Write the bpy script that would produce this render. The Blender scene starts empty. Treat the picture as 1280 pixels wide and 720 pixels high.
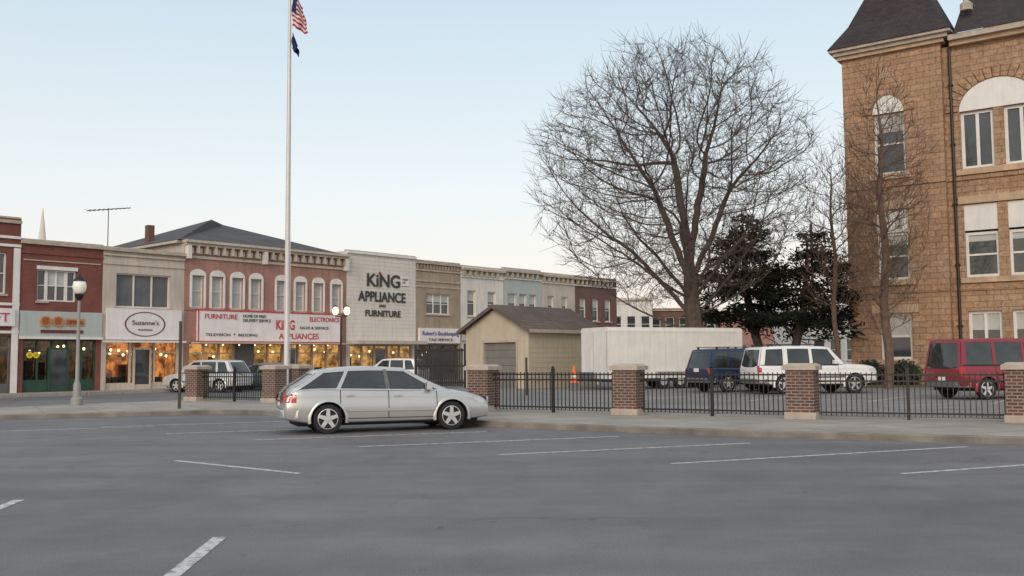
import bpy,bmesh,math,random
from mathutils import Vector,Matrix,kdtree,noise
R=math.radians
rnd=random.Random(7)
sc=bpy.context.scene
# ------------------------------------------------------------------ materials
def newmat(name):
    m=bpy.data.materials.new(name); m.use_nodes=True
    nt=m.node_tree; p=nt.nodes['Principled BSDF']
    return m,nt,p
def N(nt,t,**k):
    n=nt.nodes.new(t)
    for a,v in k.items(): setattr(n,a,v)
    return n
def c4(c): return (c[0],c[1],c[2],1)
def mixc(nt,fac,a,b,mode='MIX'):
    n=N(nt,'ShaderNodeMix',data_type='RGBA',blend_type=mode)
    for sock,v in ((n.inputs[0],fac),(n.inputs[6],a),(n.inputs[7],b)):
        if isinstance(v,(int,float)): sock.default_value=v
        elif isinstance(v,tuple): sock.default_value=c4(v)
        else: nt.links.new(v,sock)
    return n.outputs[2]
def ramp(nt,inp,stops):
    n=N(nt,'ShaderNodeValToRGB'); cr=n.color_ramp
    while len(cr.elements)<len(stops): cr.elements.new(0.5)
    for e,(p,c) in zip(cr.elements,stops):
        e.position=p; e.color=c4(c) if isinstance(c,tuple) else (c,c,c,1)
    nt.links.new(inp,n.inputs[0]); return n.outputs[0]
def noi(nt,vec,scale,detail=4,rough=.55,dist=0):
    n=N(nt,'ShaderNodeTexNoise'); n.inputs['Scale'].default_value=scale
    n.inputs['Detail'].default_value=detail; n.inputs['Roughness'].default_value=rough
    n.inputs['Distortion'].default_value=dist
    if vec is not None: nt.links.new(vec,n.inputs['Vector'])
    return n.outputs['Fac']
def objco(nt): return N(nt,'ShaderNodeTexCoord').outputs['Object']
def mapv(nt,vec,scale=(1,1,1),rot=(0,0,0)):
    n=N(nt,'ShaderNodeMapping'); n.inputs['Scale'].default_value=scale; n.inputs['Rotation'].default_value=rot
    nt.links.new(vec,n.inputs['Vector']); return n.outputs[0]
def bump(nt,p,h,st=.3,dist=.02):
    b=N(nt,'ShaderNodeBump'); b.inputs['Strength'].default_value=st; b.inputs['Distance'].default_value=dist
    nt.links.new(h,b.inputs['Height']); nt.links.new(b.outputs[0],p.inputs['Normal'])
def M(name,col,rough=.7,metal=0,var=.25,scale=1.5,bmp=0,bscale=40,coat=0,emit=0,streak=0,spec=.5):
    m,nt,p=newmat(name); co=objco(nt)
    f=noi(nt,co,scale,6)
    f=ramp(nt,f,[(.3,0.),(.7,1.)])
    dark=tuple(x*(1-var) for x in col); lite=tuple(min(1,x*(1+var*.5)) for x in col)
    c=mixc(nt,f,dark,lite)
    if streak:
        s=noi(nt,mapv(nt,co,(3,3,.25)),2.0,5); s=ramp(nt,s,[(.45,1.),(.75,1-streak)])
        c=mixc(nt,1.0,c,s,'MULTIPLY')
    nt.links.new(c,p.inputs['Base Color'])
    p.inputs['Roughness'].default_value=rough; p.inputs['Metallic'].default_value=metal
    p.inputs['Coat Weight'].default_value=coat; p.inputs['Coat Roughness'].default_value=.08
    p.inputs['Specular IOR Level'].default_value=spec
    if emit:
        nt.links.new(c,p.inputs['Emission Color']); p.inputs['Emission Strength'].default_value=emit
    if bmp: bump(nt,p,noi(nt,co,bscale,4),bmp)
    return m
def wallvec(nt):
    s=N(nt,'ShaderNodeSeparateXYZ'); nt.links.new(objco(nt),s.inputs[0])
    a=N(nt,'ShaderNodeMath',operation='ADD'); nt.links.new(s.outputs[0],a.inputs[0]); nt.links.new(s.outputs[1],a.inputs[1])
    c=N(nt,'ShaderNodeCombineXYZ'); nt.links.new(a.outputs[0],c.inputs[0]); nt.links.new(s.outputs[2],c.inputs[1])
    return c.outputs[0]
def brick(name,c1,c2,mortar,bw=.22,bh=.075,ms=.012,rough=.85,bmp=.4,streak=.25,big=.3,rock=0):
    m,nt,p=newmat(name); v=wallvec(nt)
    b=N(nt,'ShaderNodeTexBrick'); nt.links.new(v,b.inputs['Vector'])
    b.inputs['Color1'].default_value=c4(c1); b.inputs['Color2'].default_value=c4(c2); b.inputs['Mortar'].default_value=c4(mortar)
    b.inputs['Scale'].default_value=1; b.inputs['Brick Width'].default_value=bw; b.inputs['Row Height'].default_value=bh
    b.inputs['Mortar Size'].default_value=ms; b.inputs['Mortar Smooth'].default_value=.2; b.inputs['Bias'].default_value=0
    co=objco(nt)
    f=ramp(nt,noi(nt,co,.8,6),[(.3,1-big),(.7,1.)])
    c=mixc(nt,1.,b.outputs[0],f,'MULTIPLY')
    s=ramp(nt,noi(nt,mapv(nt,co,(2.5,2.5,.2)),1.5,5),[(.45,1.),(.75,1-streak)])
    c=mixc(nt,1.,c,s,'MULTIPLY')
    if rock:
        r=noi(nt,co,7,6,.65)
        c=mixc(nt,1.,c,ramp(nt,r,[(.3,.66),(.65,1.12)]),'MULTIPLY')
        tint=ramp(nt,noi(nt,co,.45,3),[(.35,(1.,.93,.9)),(.65,(1.,1.02,1.04))])
        c=mixc(nt,1.,c,tint,'MULTIPLY')
        a=N(nt,'ShaderNodeMath',operation='MULTIPLY_ADD'); nt.links.new(r,a.inputs[0]); a.inputs[1].default_value=.8
        inv=N(nt,'ShaderNodeMath',operation='MULTIPLY'); nt.links.new(b.outputs['Fac'],inv.inputs[0]); inv.inputs[1].default_value=-1.
        nt.links.new(inv.outputs[0],a.inputs[2]); bump(nt,p,a.outputs[0],.8,.07)
    else:
        inv=N(nt,'ShaderNodeMath',operation='SUBTRACT'); inv.inputs[0].default_value=1; nt.links.new(b.outputs['Fac'],inv.inputs[1])
        bump(nt,p,inv.outputs[0],bmp,.01)
    nt.links.new(c,p.inputs['Base Color']); p.inputs['Roughness'].default_value=rough
    return m
def asphalt(name,base,tint=(1,1,1.03),cracks=True):
    m,nt,p=newmat(name); co=objco(nt)
    big=noi(nt,co,.16,6,.62,.6); mid=noi(nt,co,1.1,7,.68); fine=noi(nt,co,60,3,.7)
    a=mixc(nt,ramp(nt,big,[(.34,0.),(.66,1.)]),tuple(base*.80*t for t in tint),tuple(base*1.16*t for t in tint))
    a=mixc(nt,1.,a,ramp(nt,mid,[(.3,.84),(.7,1.10)]),'MULTIPLY')
    a=mixc(nt,1.,a,ramp(nt,fine,[(.3,.68),(.7,1.26)]),'MULTIPLY')
    wv=ramp(nt,noi(nt,mapv(nt,co,(.12,1.1,1),(0,0,.45)),1.0,4,.5),[(.35,.89),(.65,1.07)])
    a=mixc(nt,1.,a,wv,'MULTIPLY')
    st=ramp(nt,noi(nt,co,.6,4,.55,1.2),[(.62,1.),(.74,.74)])
    a=mixc(nt,1.,a,st,'MULTIPLY')
    sp=ramp(nt,noi(nt,co,3.2,2,.5),[(.71,1.),(.76,.66)])
    a=mixc(nt,1.,a,sp,'MULTIPLY')
    if cracks:
        dn=N(nt,'ShaderNodeTexNoise'); dn.inputs['Scale'].default_value=1.1; dn.inputs['Detail'].default_value=5; nt.links.new(co,dn.inputs['Vector'])
        vm=N(nt,'ShaderNodeVectorMath',operation='MULTIPLY_ADD'); nt.links.new(dn.outputs['Color'],vm.inputs[0]); vm.inputs[1].default_value=(1.6,1.6,0); nt.links.new(co,vm.inputs[2])
        vo=N(nt,'ShaderNodeTexVoronoi',feature='DISTANCE_TO_EDGE'); vo.inputs['Scale'].default_value=.16; nt.links.new(vm.outputs[0],vo.inputs['Vector'])
        ln=ramp(nt,vo.outputs['Distance'],[(.0,0.),(.0028,1.)])
        mk=ramp(nt,noi(nt,co,.16,2),[(.50,0.),(.60,1.)])
        a=mixc(nt,1.,a,mixc(nt,mixc(nt,mk,(1.,1.,1.),ln),(.62,.62,.62),(1.,1.,1.)),'MULTIPLY')
    nt.links.new(a,p.inputs['Base Color'])
    nt.links.new(ramp(nt,big,[(.3,.74),(.7,.92)]),p.inputs['Roughness'])
    bump(nt,p,fine,.4,.012)
    return m
def paintline():
    m,nt,p=newmat('line_paint'); co=objco(nt)
    f=ramp(nt,noi(nt,co,9,6,.7),[(.38,0.),(.54,1.)])
    nt.links.new(mixc(nt,f,(.2,.2,.2),(.58,.58,.56)),p.inputs['Base Color']); p.inputs['Roughness'].default_value=.7
    return m
def concrete(name,c,joint=1.5,rot=-.5):
    m,nt,p=newmat(name); co=objco(nt); v=mapv(nt,co,(1,1,1),(0,0,rot))
    b=N(nt,'ShaderNodeTexBrick'); b.offset=0; nt.links.new(v,b.inputs['Vector']); b.inputs['Scale'].default_value=1
    b.inputs['Brick Width'].default_value=joint; b.inputs['Row Height'].default_value=joint; b.inputs['Mortar Size'].default_value=.012
    b.inputs['Color1'].default_value=c4(c); b.inputs['Color2'].default_value=c4(tuple(x*.86 for x in c)); b.inputs['Mortar'].default_value=c4(tuple(x*.45 for x in c))
    a=mixc(nt,1.,b.outputs[0],ramp(nt,noi(nt,co,.7,7,.65),[(.3,.70),(.7,1.08)]),'MULTIPLY')
    a=mixc(nt,1.,a,ramp(nt,noi(nt,co,40,3,.6),[(.3,.9),(.7,1.06)]),'MULTIPLY')
    nt.links.new(a,p.inputs['Base Color']); p.inputs['Roughness'].default_value=.9
    return m
def interior_glow(name,c1,c2,st,sc_=2.2):  # emissive: the glow in the walls stands in for the shops' room lighting
    m,nt,p=newmat(name); co=objco(nt)
    v=N(nt,'ShaderNodeTexVoronoi',feature='F1'); v.inputs['Scale'].default_value=sc_; nt.links.new(mapv(nt,co,(1,1,1.4)),v.inputs['Vector'])
    f=mixc(nt,.5,ramp(nt,noi(nt,co,1.6,5,.7),[(.35,0.),(.7,1.)]),v.outputs['Color'],'MULTIPLY')
    bw=N(nt,'ShaderNodeRGBToBW'); nt.links.new(f,bw.inputs[0])
    c=mixc(nt,ramp(nt,bw.outputs[0],[(.1,0.),(.6,1.)]),c1,c2)
    nt.links.new(c,p.inputs['Base Color']); nt.links.new(c,p.inputs['Emission Color']); p.inputs['Emission Strength'].default_value=st
    return m
def pane():
    m=bpy.data.materials.new('shop_glass'); m.use_nodes=True; nt=m.node_tree; nt.nodes.clear()
    o=N(nt,'ShaderNodeOutputMaterial'); t=N(nt,'ShaderNodeBsdfTransparent'); g=N(nt,'ShaderNodeBsdfGlossy'); g.inputs['Roughness'].default_value=.02
    fr=N(nt,'ShaderNodeFresnel'); fr.inputs[0].default_value=1.5; mx=N(nt,'ShaderNodeMixShader')
    t.inputs[0].default_value=(.85,.88,.88,1)
    nt.links.new(fr.outputs[0],mx.inputs[0]); nt.links.new(t.outputs[0],mx.inputs[1]); nt.links.new(g.outputs[0],mx.inputs[2]); nt.links.new(mx.outputs[0],o.inputs[0])
    return m
def shingle(name,c):
    return brick(name,c,tuple(x*.7 for x in c),tuple(x*.5 for x in c),.3,.14,.01,.95,.3,.1,.25)

MT={}
MT['asph']=asphalt('asphalt',.165,(1.03,.99,1.01))
MT['asph2']=asphalt('lot_asphalt',.235,(1.05,1,.95))
MT['line']=paintline()
MT['conc']=concrete('sidewalk_concrete',(.40,.355,.31))
MT['curb']=M('curb_concrete',(.24,.21,.18),.9,var=.45,scale=1.5,bmp=.2)
MT['white']=M('white_paint',(.78,.76,.72),.6,var=.10,streak=.12)
MT['whitew']=M('white_siding',(.74,.70,.64),.7,var=.10,scale=.6,streak=.18)
MT['cream']=M('cream_stucco',(.57,.50,.42),.85,var=.15,scale=.8,streak=.22,bmp=.1)
MT['tan']=brick('tan_brick',(.50,.39,.27),(.43,.32,.21),(.42,.36,.29))
MT['redA']=brick('dark_red_brick',(.28,.080,.058),(.23,.060,.047),(.2,.1,.08),streak=.15)
MT['redB']=brick('salmon_brick',(.47,.215,.165),(.42,.18,.14),(.42,.3,.25),streak=.3)
MT['redC']=brick('old_red_brick',(.20,.080,.062),(.15,.06,.05),(.2,.15,.12))
MT['pil']=brick('pillar_brick',(.20,.08,.055),(.11,.05,.04),(.32,.28,.24),.21,.075,.014)
MT['stone']=brick('rock_faced_sandstone',(.55,.36,.23),(.45,.285,.175),(.33,.225,.145),.62,.30,.016,.95,.8,.22,.22,1)
MT['stone2']=M('dressed_sandstone',(.55,.39,.26),.9,var=.25,scale=1.5,bmp=.25,bscale=12,streak=.15)
MT['cap']=M('limestone_cap',(.47,.40,.33),.9,var=.25,scale=3,bmp=.2)
MT['slate']=shingle('dark_slate',(.06,.048,.05))
MT['roofg']=shingle('grey_shingle',(.12,.115,.12))
MT['roofb']=shingle('brown_shingle',(.19,.145,.13))
MT['black']=M('black_iron',(.012,.012,.013),.45,var=.2)
MT['rubber']=M('tyre_rubber',(.02,.02,.021),.85,var=.3,scale=8)
MT['dark']=M('dark_void',(.01,.01,.01),.9)
MT['rim']=M('alloy_rim',(.68,.68,.68),.35,metal=.5,var=.1)
MT['glassd']=M('window_glass',(.05,.06,.065),.05,var=.4,scale=.8,spec=.9)
MT['carglass']=M('car_glass',(.035,.042,.044),.04,var=.6,scale=1.6,spec=.8)
MT['shade']=M('window_blind',(.5,.5,.47),.6,var=.15)
MT['greyb']=M('grey_board',(.14,.14,.145),.5,var=.2,streak=.2)
MT['pane']=pane()
MT['intw']=interior_glow('warm_shop_interior_glow',(.08,.028,.010),(.9,.36,.10),.7)
MT['inty']=interior_glow('yellow_shop_interior_glow',(.13,.065,.018),(.95,.52,.15),.7,1.4)
MT['intd']=interior_glow('dim_shop_interior_glow',(.012,.016,.012),(.22,.11,.04),.4)
MT['lampw']=M('warm_bulb',(1.,.72,.36),.5,var=0,emit=2.6)
MT['lampg']=M('lit_lamp_globe',(1.,.68,.34),.5,var=0,emit=3.2)
MT['globe']=M('lamp_globe',(.80,.78,.70),.25,var=.02,emit=.12)
MT['bark']=M('bark',(.105,.080,.066),.95,var=.4,scale=5,bmp=.5,bscale=15)
MT['barkl']=M('pale_bark',(.15,.10,.075),.95,var=.3,scale=5)
MT['needle']=M('evergreen_needles',(.020,.026,.018),.9,var=.6,scale=.9,spec=.2)
MT['hedge']=M('hedge_leaves',(.035,.05,.025),.8,var=.5,scale=2)
MT['grass']=M('dormant_grass',(.15,.14,.07),.95,var=.4,scale=1.2,bmp=.4)
MT['grn']=M('green_storefront',(.025,.07,.045),.5,var=.2)
MT['teal']=M('pale_teal_panel',(.44,.49,.46),.6,var=.1,streak=.1)
MT['red']=M('red_letters',(.52,.06,.07),.5,var=.1)
MT['blk']=M('black_letters',(.045,.045,.045),.6,var=.05)
MT['blue']=M('blue_letters',(.05,.08,.25),.6,var=.05)
MT['maroon']=M('maroon_ink',(.16,.03,.04),.6,var=.05)
MT['orange']=M('orange_paint',(.58,.22,.07),.5,var=.15)
MT['coneo']=M('cone_orange',(.95,.16,.03),.5,var=.05)
MT['yellow']=M('yellow_paint',(.75,.6,.03),.5,var=.05)
MT['marq']=M('marquee_white',(.82,.77,.76),.5,var=.08,streak=.12)
MT['pole']=M('aluminium_pole',(.62,.60,.58),.4,metal=.2,var=.08)
MT['lpost']=M('grey_lamp_post',(.30,.29,.27),.5,metal=.1,var=.15)
MT['post']=M('brown_post',(.06,.045,.04),.7,var=.2)
MT['garage']=M('tan_garage_siding',(.52,.45,.34),.8,var=.1,streak=.15)
MT['gdoor']=M('garage_door_grey',(.20,.185,.17),.6,var=.12,streak=.1)
MT['tred']=M('taillight_red',(.45,.015,.015),.2,var=.05,coat=.5)
MT['tlamp']=M('headlight',(.6,.6,.6),.1,var=.05,coat=.8)
MT['flagr']=M('flag_red',(.45,.03,.05),.8,var=.1)
MT['flagw']=M('flag_white',(.7,.7,.7),.8,var=.05)
MT['flagb']=M('flag_blue',(.02,.03,.12),.8,var=.1)
def paint(name,c,metal=.0,r=.3): return M(name,c,r,metal=metal,var=.06,coat=.6)

# ------------------------------------------------------------------ builder
class MB:
    def __init__(s): s.v=[];s.f=[];s.mi=[];s.mats=[];s.sm=[]
    def mid(s,m):
        m=MT[m] if isinstance(m,str) else m
        if m not in s.mats: s.mats.append(m)
        return s.mats.index(m)
    def face(s,pts,m,smooth=False):
        n=len(s.v); s.v+=[tuple(p) for p in pts]; s.f.append(list(range(n,n+len(pts)))); s.mi.append(s.mid(m)); s.sm.append(smooth)
    def grid(s,rows,m,smooth=True,close=False,cap=False):
        n=len(s.v); k=len(rows[0]); i=s.mid(m)
        for r in rows: s.v+=[tuple(p) for p in r]
        for a in range(len(rows)-1):
            for b in range(k if close else k-1):
                b2=(b+1)%k
                s.f.append([n+a*k+b,n+a*k+b2,n+(a+1)*k+b2,n+(a+1)*k+b]); s.mi.append(i); s.sm.append(smooth)
        if cap:
            s.f.append([n+b for b in range(k)][::-1]); s.mi.append(i); s.sm.append(False)
            s.f.append([n+(len(rows)-1)*k+b for b in range(k)]); s.mi.append(i); s.sm.append(False)
    def box(s,x0,x1,y0,y1,z0,z1,m,top=None):
        a=[(x0,y0),(x1,y0),(x1,y1),(x0,y1)]
        i=s.mid(m); n=len(s.v)
        tx=top or (0,0,0,0)
        s.v+=[(x,y,z0) for x,y in a]
        s.v+=[(x0+tx[0],y0+tx[2],z1),(x1-tx[1],y0+tx[2],z1),(x1-tx[1],y1-tx[3],z1),(x0+tx[0],y1-tx[3],z1)]
        for q in ((3,2,1,0),(4,5,6,7),(0,1,5,4),(1,2,6,5),(2,3,7,6),(3,0,4,7)):
            s.f.append([n+j for j in q]); s.mi.append(i); s.sm.append(False)
    def tube(s,p0,p1,r0,r1,m,n=8,cap=True,smooth=True):
        p0=Vector(p0);p1=Vector(p1);d=(p1-p0).normalized()
        u=d.orthogonal().normalized();w=d.cross(u)
        rows=[[p+(u*math.cos(t*2*math.pi/n)+w*math.sin(t*2*math.pi/n))*r for t in range(n)] for p,r in((p0,r0),(p1,r1))]
        s.grid(rows,m,smooth,True,cap)
    def lathe(s,c,prof,m,n=20,axis='z',smooth=True):
        rows=[]
        for r,h in prof:
            row=[]
            for t in range(n):
                a=t*2*math.pi/n
                if axis=='z': row.append((c[0]+r*math.cos(a),c[1]+r*math.sin(a),c[2]+h))
                else: row.append((c[0]+r*math.cos(a),c[1]+h,c[2]+r*math.sin(a)))
            rows.append(row)
        s.grid(rows,m,smooth,True,True)
    def make(s,name,parent=None,sharp=35,norm=True):
        me=bpy.data.meshes.new(name); me.from_pydata(s.v,[],s.f)
        for m in s.mats: me.materials.append(m)
        me.polygons.foreach_set('material_index',s.mi); me.polygons.foreach_set('use_smooth',s.sm)
        me.update()
        if norm:
            bm=bmesh.new(); bm.from_mesh(me); bmesh.ops.recalc_face_normals(bm,faces=bm.faces); bm.to_mesh(me); bm.free()
        if any(s.sm):
            try: me.set_sharp_from_angle(angle=R(sharp))
            except Exception: pass
        o=bpy.data.objects.new(name,me); sc.collection.objects.link(o)
        if parent: o.parent=parent
        return o
def empty(name,loc,ang=0):
    e=bpy.data.objects.new(name,None); e.location=loc; e.rotation_euler=(0,0,ang); sc.collection.objects.link(e); return e
def text(par,s,x0,x1,z0,h,y,m,name='lettering',bold=.0):
    cu=bpy.data.curves.new(name,'FONT'); cu.body=s; cu.size=1; cu.extrude=.01; cu.offset=bold
    cu.materials.append(MT[m]); o=bpy.data.objects.new(name,cu); sc.collection.objects.link(o)
    bpy.context.view_layer.update()
    w=max(o.dimensions.x,.01)
    sx=(x1-x0)/w; sz=h/.72
    o.parent=par; o.location=(x0,y,z0); o.rotation_euler=(R(90),0,0); o.scale=(sx,sz,1)
    return o
class Thing:
    def __init__(s,name,loc,ang=0): s.e=empty(name,loc,ang); s.p={}
    def __getitem__(s,k):
        if k not in s.p: s.p[k]=MB()
        return s.p[k]
    def done(s):
        for k,b in s.p.items(): b.make(k,s.e)
        return s.e
def poly_slab(name,pts,z0,z1,m,side=None):
    me=bpy.data.meshes.new(name); bm=bmesh.new()
    vs=[bm.verts.new((x,y,z1)) for x,y in pts]; f=bm.faces.new(vs)
    f.normal_update()
    if f.normal.z<0: f.normal_flip()
    r=bmesh.ops.extrude_face_region(bm,geom=[f]); 
    for v in [g for g in r['geom'] if isinstance(g,bmesh.types.BMVert)]: v.co.z=z0
    bmesh.ops.recalc_face_normals(bm,faces=bm.faces)
    bmesh.ops.triangulate(bm,faces=[f for f in bm.faces if len(f.verts)>4])
    bm.to_mesh(me); bm.free(); me.materials.append(MT[m])
    o=bpy.data.objects.new(name,me); sc.collection.objects.link(o); return o

# ------------------------------------------------------------------ ground
g=MB(); g.face([(-1500,-1500,0),(1500,-1500,0),(1500,1500,0),(-1500,1500,0)],'asph'); g.make('ground')
kerb=[(-30,23.2),(-21.5,25.6),(-14.7,27.5),(-11,28.7),(-9.2,29.3),(-8.2,29.25),(-7.2,28.5),(-3.6,25.5),(-.38,23.0),(4.3,19.95),(9.4,17.55),(14,15.6),(40,5)]
fl=[(40,9.5),(11.6,22.5),(7.3,24.35),(3.3,26.6),(-.6,28.7),(-8.1,34.8),(-12.0,37.6)]
poly_slab('sidewalk',kerb+fl+[(-22.8,25.9)],-.05,.13,'conc')
poly_slab('parking_lot',[(-12.0,37.65),(-8.1,34.85),(-.6,28.75),(3.3,26.65),(7.3,24.4),(11.6,22.55),(40,9.55),(120,-20),(120,120),(60,119),(33.3,89.1)],-.05,.15,'asph2')
def strip(name,pts,w,z0,z1,m,side=1):
    b=MB(); rows=[]
    P=[Vector((x,y,0)) for x,y in pts]
    for i,p in enumerate(P):
        d=(P[min(i+1,len(P)-1)]-P[max(i-1,0)]).normalized(); n=Vector((-d.y,d.x,0))*side*w
        rows.append([(p.x,p.y,z0),(p.x,p.y,z1-.02),(p.x+n.x*.12,p.y+n.y*.12,z1),(p.x+n.x,p.y+n.y,z1),(p.x+n.x,p.y+n.y,z0)])
    b.grid(rows,m,False,True,True); return b.make(name)
kk=[(x,y-.012) for x,y in kerb]
strip('curb',kk,.17,-.02,.137,'curb')
ln=MB()
def pl(a,b,w=.11):
    a=Vector((*a,0.004));b=Vector((*b,.004)); d=(b-a).normalized(); n=Vector((-d.y,d.x,0))*w/2
    ln.face([a-n,b-n,b+n,a+n],'line')
for a,b in [((-.27,16.5),(4.5,18.33)),((2.43,14.94),(8.1,17.3)),((-2.9,18.2),(2.2,20.1)),((5.39,13.47),(10.4,15.6)),((-5.3,19.9),(-.6,21.65)),((-7.8,21.76),(-3.3,23.4)),((-10.3,24.2),(-6,25.8)),((-5.56,15.96),(-3.1,14.04)),((8.5,11.9),(13,13.9))]: pl(a,b)
pl((-2.74,9.1),(-2.45,5.2),.13); pl((-5.9,11.6),(-5.55,9.2),.13); pl((-13.2,22.5),(-9,24.2)); pl((-9.5,12),(-9.3,9.5))
ln.make('road_markings')
ln=MB()
for k in range(6):
    x=4.5+k*3.4; y=33.6-k*1.35; a=Vector((x,y,.154)); b=Vector((x+3.2,y+4.2,.154)); d=(b-a).normalized(); n=Vector((-d.y,d.x,0))*.055; ln.face([a-n,b-n,b+n,a+n],'line')
ln.make('road_markings')
mh=MB(); mh.lathe((1.65,6.05,0),[(.0,.006),(.3,.006),(.33,.004)],'black',24); mh.make('manhole_cover')

# ------------------------------------------------------------------ main street row
D=Vector((.66,.75,0)).normalized(); A0=math.atan2(D.y,D.x); O=Vector((-17.55,54,0)); NB=Vector((-D.y,D.x,0))
def rowpt(s,off): return O+D*s-NB*off
a,b_,c_,d_=rowpt(-40,0),rowpt(60,0),rowpt(60,2.4),rowpt(-40,2.4)
poly_slab('sidewalk',[(p.x,p.y) for p in (a,b_,c_,d_)],-.05,.13,'conc')
def shell(t,w,H,D_,m,par=.35,roof='roofg'):
    e=.006; b=t['side_walls']
    b.face([(e,.0,0),(e,D_,0),(e,D_,H),(e,0,H)],m); b.face([(w-e,0,0),(w-e,D_,0),(w-e,D_,H),(w-e,0,H)],m); b.face([(e,D_,0),(w-e,D_,0),(w-e,D_,H),(e,D_,H)],m)
    t['roof'].face([(e,.25,H-par),(w-e,.25,H-par),(w-e,D_,H-par),(e,D_,H-par)],roof)
    b.face([(e,.25,H-par),(w-e,.25,H-par),(w-e,.25,H),(e,.25,H)],m)
def facade(t,w,z0,H,ops,m,rev=.22,y=0,x0=0,name='walls'):
    xs=sorted(set([x0,w]+[o[0] for o in ops]+[o[1] for o in ops])); zs=sorted(set([z0,H]+[o[2] for o in ops]+[o[3] for o in ops]))
    b=t[name]
    for i in range(len(xs)-1):
        for j in range(len(zs)-1):
            cx=(xs[i]+xs[i+1])/2; cz=(zs[j]+zs[j+1])/2
            if any(o[0]<cx<o[1] and o[2]<cz<o[3] for o in ops): continue
            b.face([(xs[i],y,zs[j]),(xs[i+1],y,zs[j]),(xs[i+1],y,zs[j+1]),(xs[i],y,zs[j+1])],m)
    for o in ops:
        a,c,p,q=o[:4]
        b.face([(a,y,p),(a,y+rev,p),(a,y+rev,q),(a,y,q)],m);b.face([(c,y,p),(c,y+rev,p),(c,y+rev,q),(c,y,q)],m)
        b.face([(a,y,q),(c,y,q),(c,y+rev,q),(a,y+rev,q)],m);b.face([(a,y,p),(c,y,p),(c,y+rev,p),(a,y+rev,p)],m)
    t['parapet'].box(x0,w,y+.004,y+.25,H,H+.08,'cap')
def win(t,x0,x1,z0,z1,y=.2,fm='white',gm='glassd',nx=1,nz=2,fw=.07,blind=0,sill=True):
    b=t['windows']; g=t['glass']
    g.face([(x0,y,z0),(x1,y,z0),(x1,y,z1),(x0,y,z1)],gm)
    if blind: g.box(x0+fw,x1-fw,y-.02,y-.005,z1-(z1-z0)*blind,z1-fw,'shade')
    b.box(x0,x0+fw,y-.09,y-.003,z0,z1,fm); b.box(x1-fw,x1,y-.09,y-.003,z0,z1,fm)
    b.box(x0+fw,x1-fw,y-.088,y-.003,z0,z0+fw,fm); b.box(x0+fw,x1-fw,y-.088,y-.003,z1-fw,z1,fm)
    for i in range(1,nx):
        x=x0+(x1-x0)*i/nx; b.box(x-fw/2,x+fw/2,y-.08,y-.004,z0+fw,z1-fw,fm)
    for i in range(1,nz):
        z=z0+(z1-z0)*i/nz; b.box(x0+fw,x1-fw,y-.075,y-.006,z-fw*.35,z+fw*.35,fm)
    if sill: t['sills'].box(x0-.08,x1+.08,y-.28,y-.1,z0-.1,z0-.005,'cap')
def shop(t,x0,x1,z0,z1,im,fm='greyb',n=4,door=None,kick=.45,kickm=None,depth=3,lamps=5):
    b=t['shop_interior']
    b.face([(x0,depth,z0),(x1,depth,z0),(x1,depth,z1),(x0,depth,z1)],im)
    b.face([(x0,.3,z0),(x0,depth,z0),(x0,depth,z1),(x0,.3,z1)],im); b.face([(x1,.3,z0),(x1,depth,z0),(x1,depth,z1),(x1,.3,z1)],im)
    b.face([(x0,.3,z1-.02),(x1,.3,z1-.02),(x1,depth,z1-.02),(x0,depth,z1-.02)],'cream')
    b.face([(x0,.3,z0+.01),(x1,.3,z0+.01),(x1,depth,z0+.01),(x0,depth,z0+.01)],'post')
    for i in range(int((x1-x0)*2.2)):
        x=rnd.uniform(x0+.2,x1-.5); y=rnd.uniform(.7,2.4); w=rnd.uniform(.2,.6); h=rnd.uniform(.5,1.7)
        b.box(x,x+w,y,y+.3,z0+.02,z0+h,rnd.choice(['post','cream','maroon','dark','orange','post']))
    for i in range(lamps):
        x=x0+(x1-x0)*(i+rnd.uniform(.3,.7))/max(lamps,1); y=rnd.uniform(.7,2.); z=z1-rnd.uniform(.3,.8)
        b.lathe((x,y,z),[(.02,-.08),(.07,-.03),(.07,.03),(.02,.08)],'lampw',8)
    f=t['storefront_frame']
    km=kickm or fm
    f.box(x0,x1,.12,.25,z0,z0+kick,km)
    t['shop_glass'].face([(x0,.2,z0+kick),(x1,.2,z0+kick),(x1,.2,z1),(x0,.2,z1)],'pane')
    for i in range(n+1):
        x=x0+(x1-x0)*i/n; x=min(max(x,x0+.04),x1-.04); f.box(x-.04,x+.04,.1,.27,z0+kick,z1,fm)
    f.box(x0,x1,.1,.27,z1-.08,z1-.002,fm)
    f.box(x0,x1,.13,.26,z1-.62,z1-.56,fm)
    if door:
        a=door; f.box(a,a+.09,.05,.3,z0,z0+2.2,fm); f.box(a+.9,a+.99,.05,.3,z0,z0+2.2,fm); f.box(a+.09,a+.9,.055,.3,z0+2.1,z0+2.2,fm)
        f.box(a+.09,a+.9,.08,.1,z0,z0+.25,fm); t['door_glass'].face([(a+.09,.085,z0+.25),(a+.9,.085,z0+.25),(a+.9,.085,z0+2.1),(a+.09,.085,z0+2.1)],'glassd')

def bl(name,s0): p=O+D*s0; return Thing(name,(p.x,p.y,0),A0)
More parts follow.
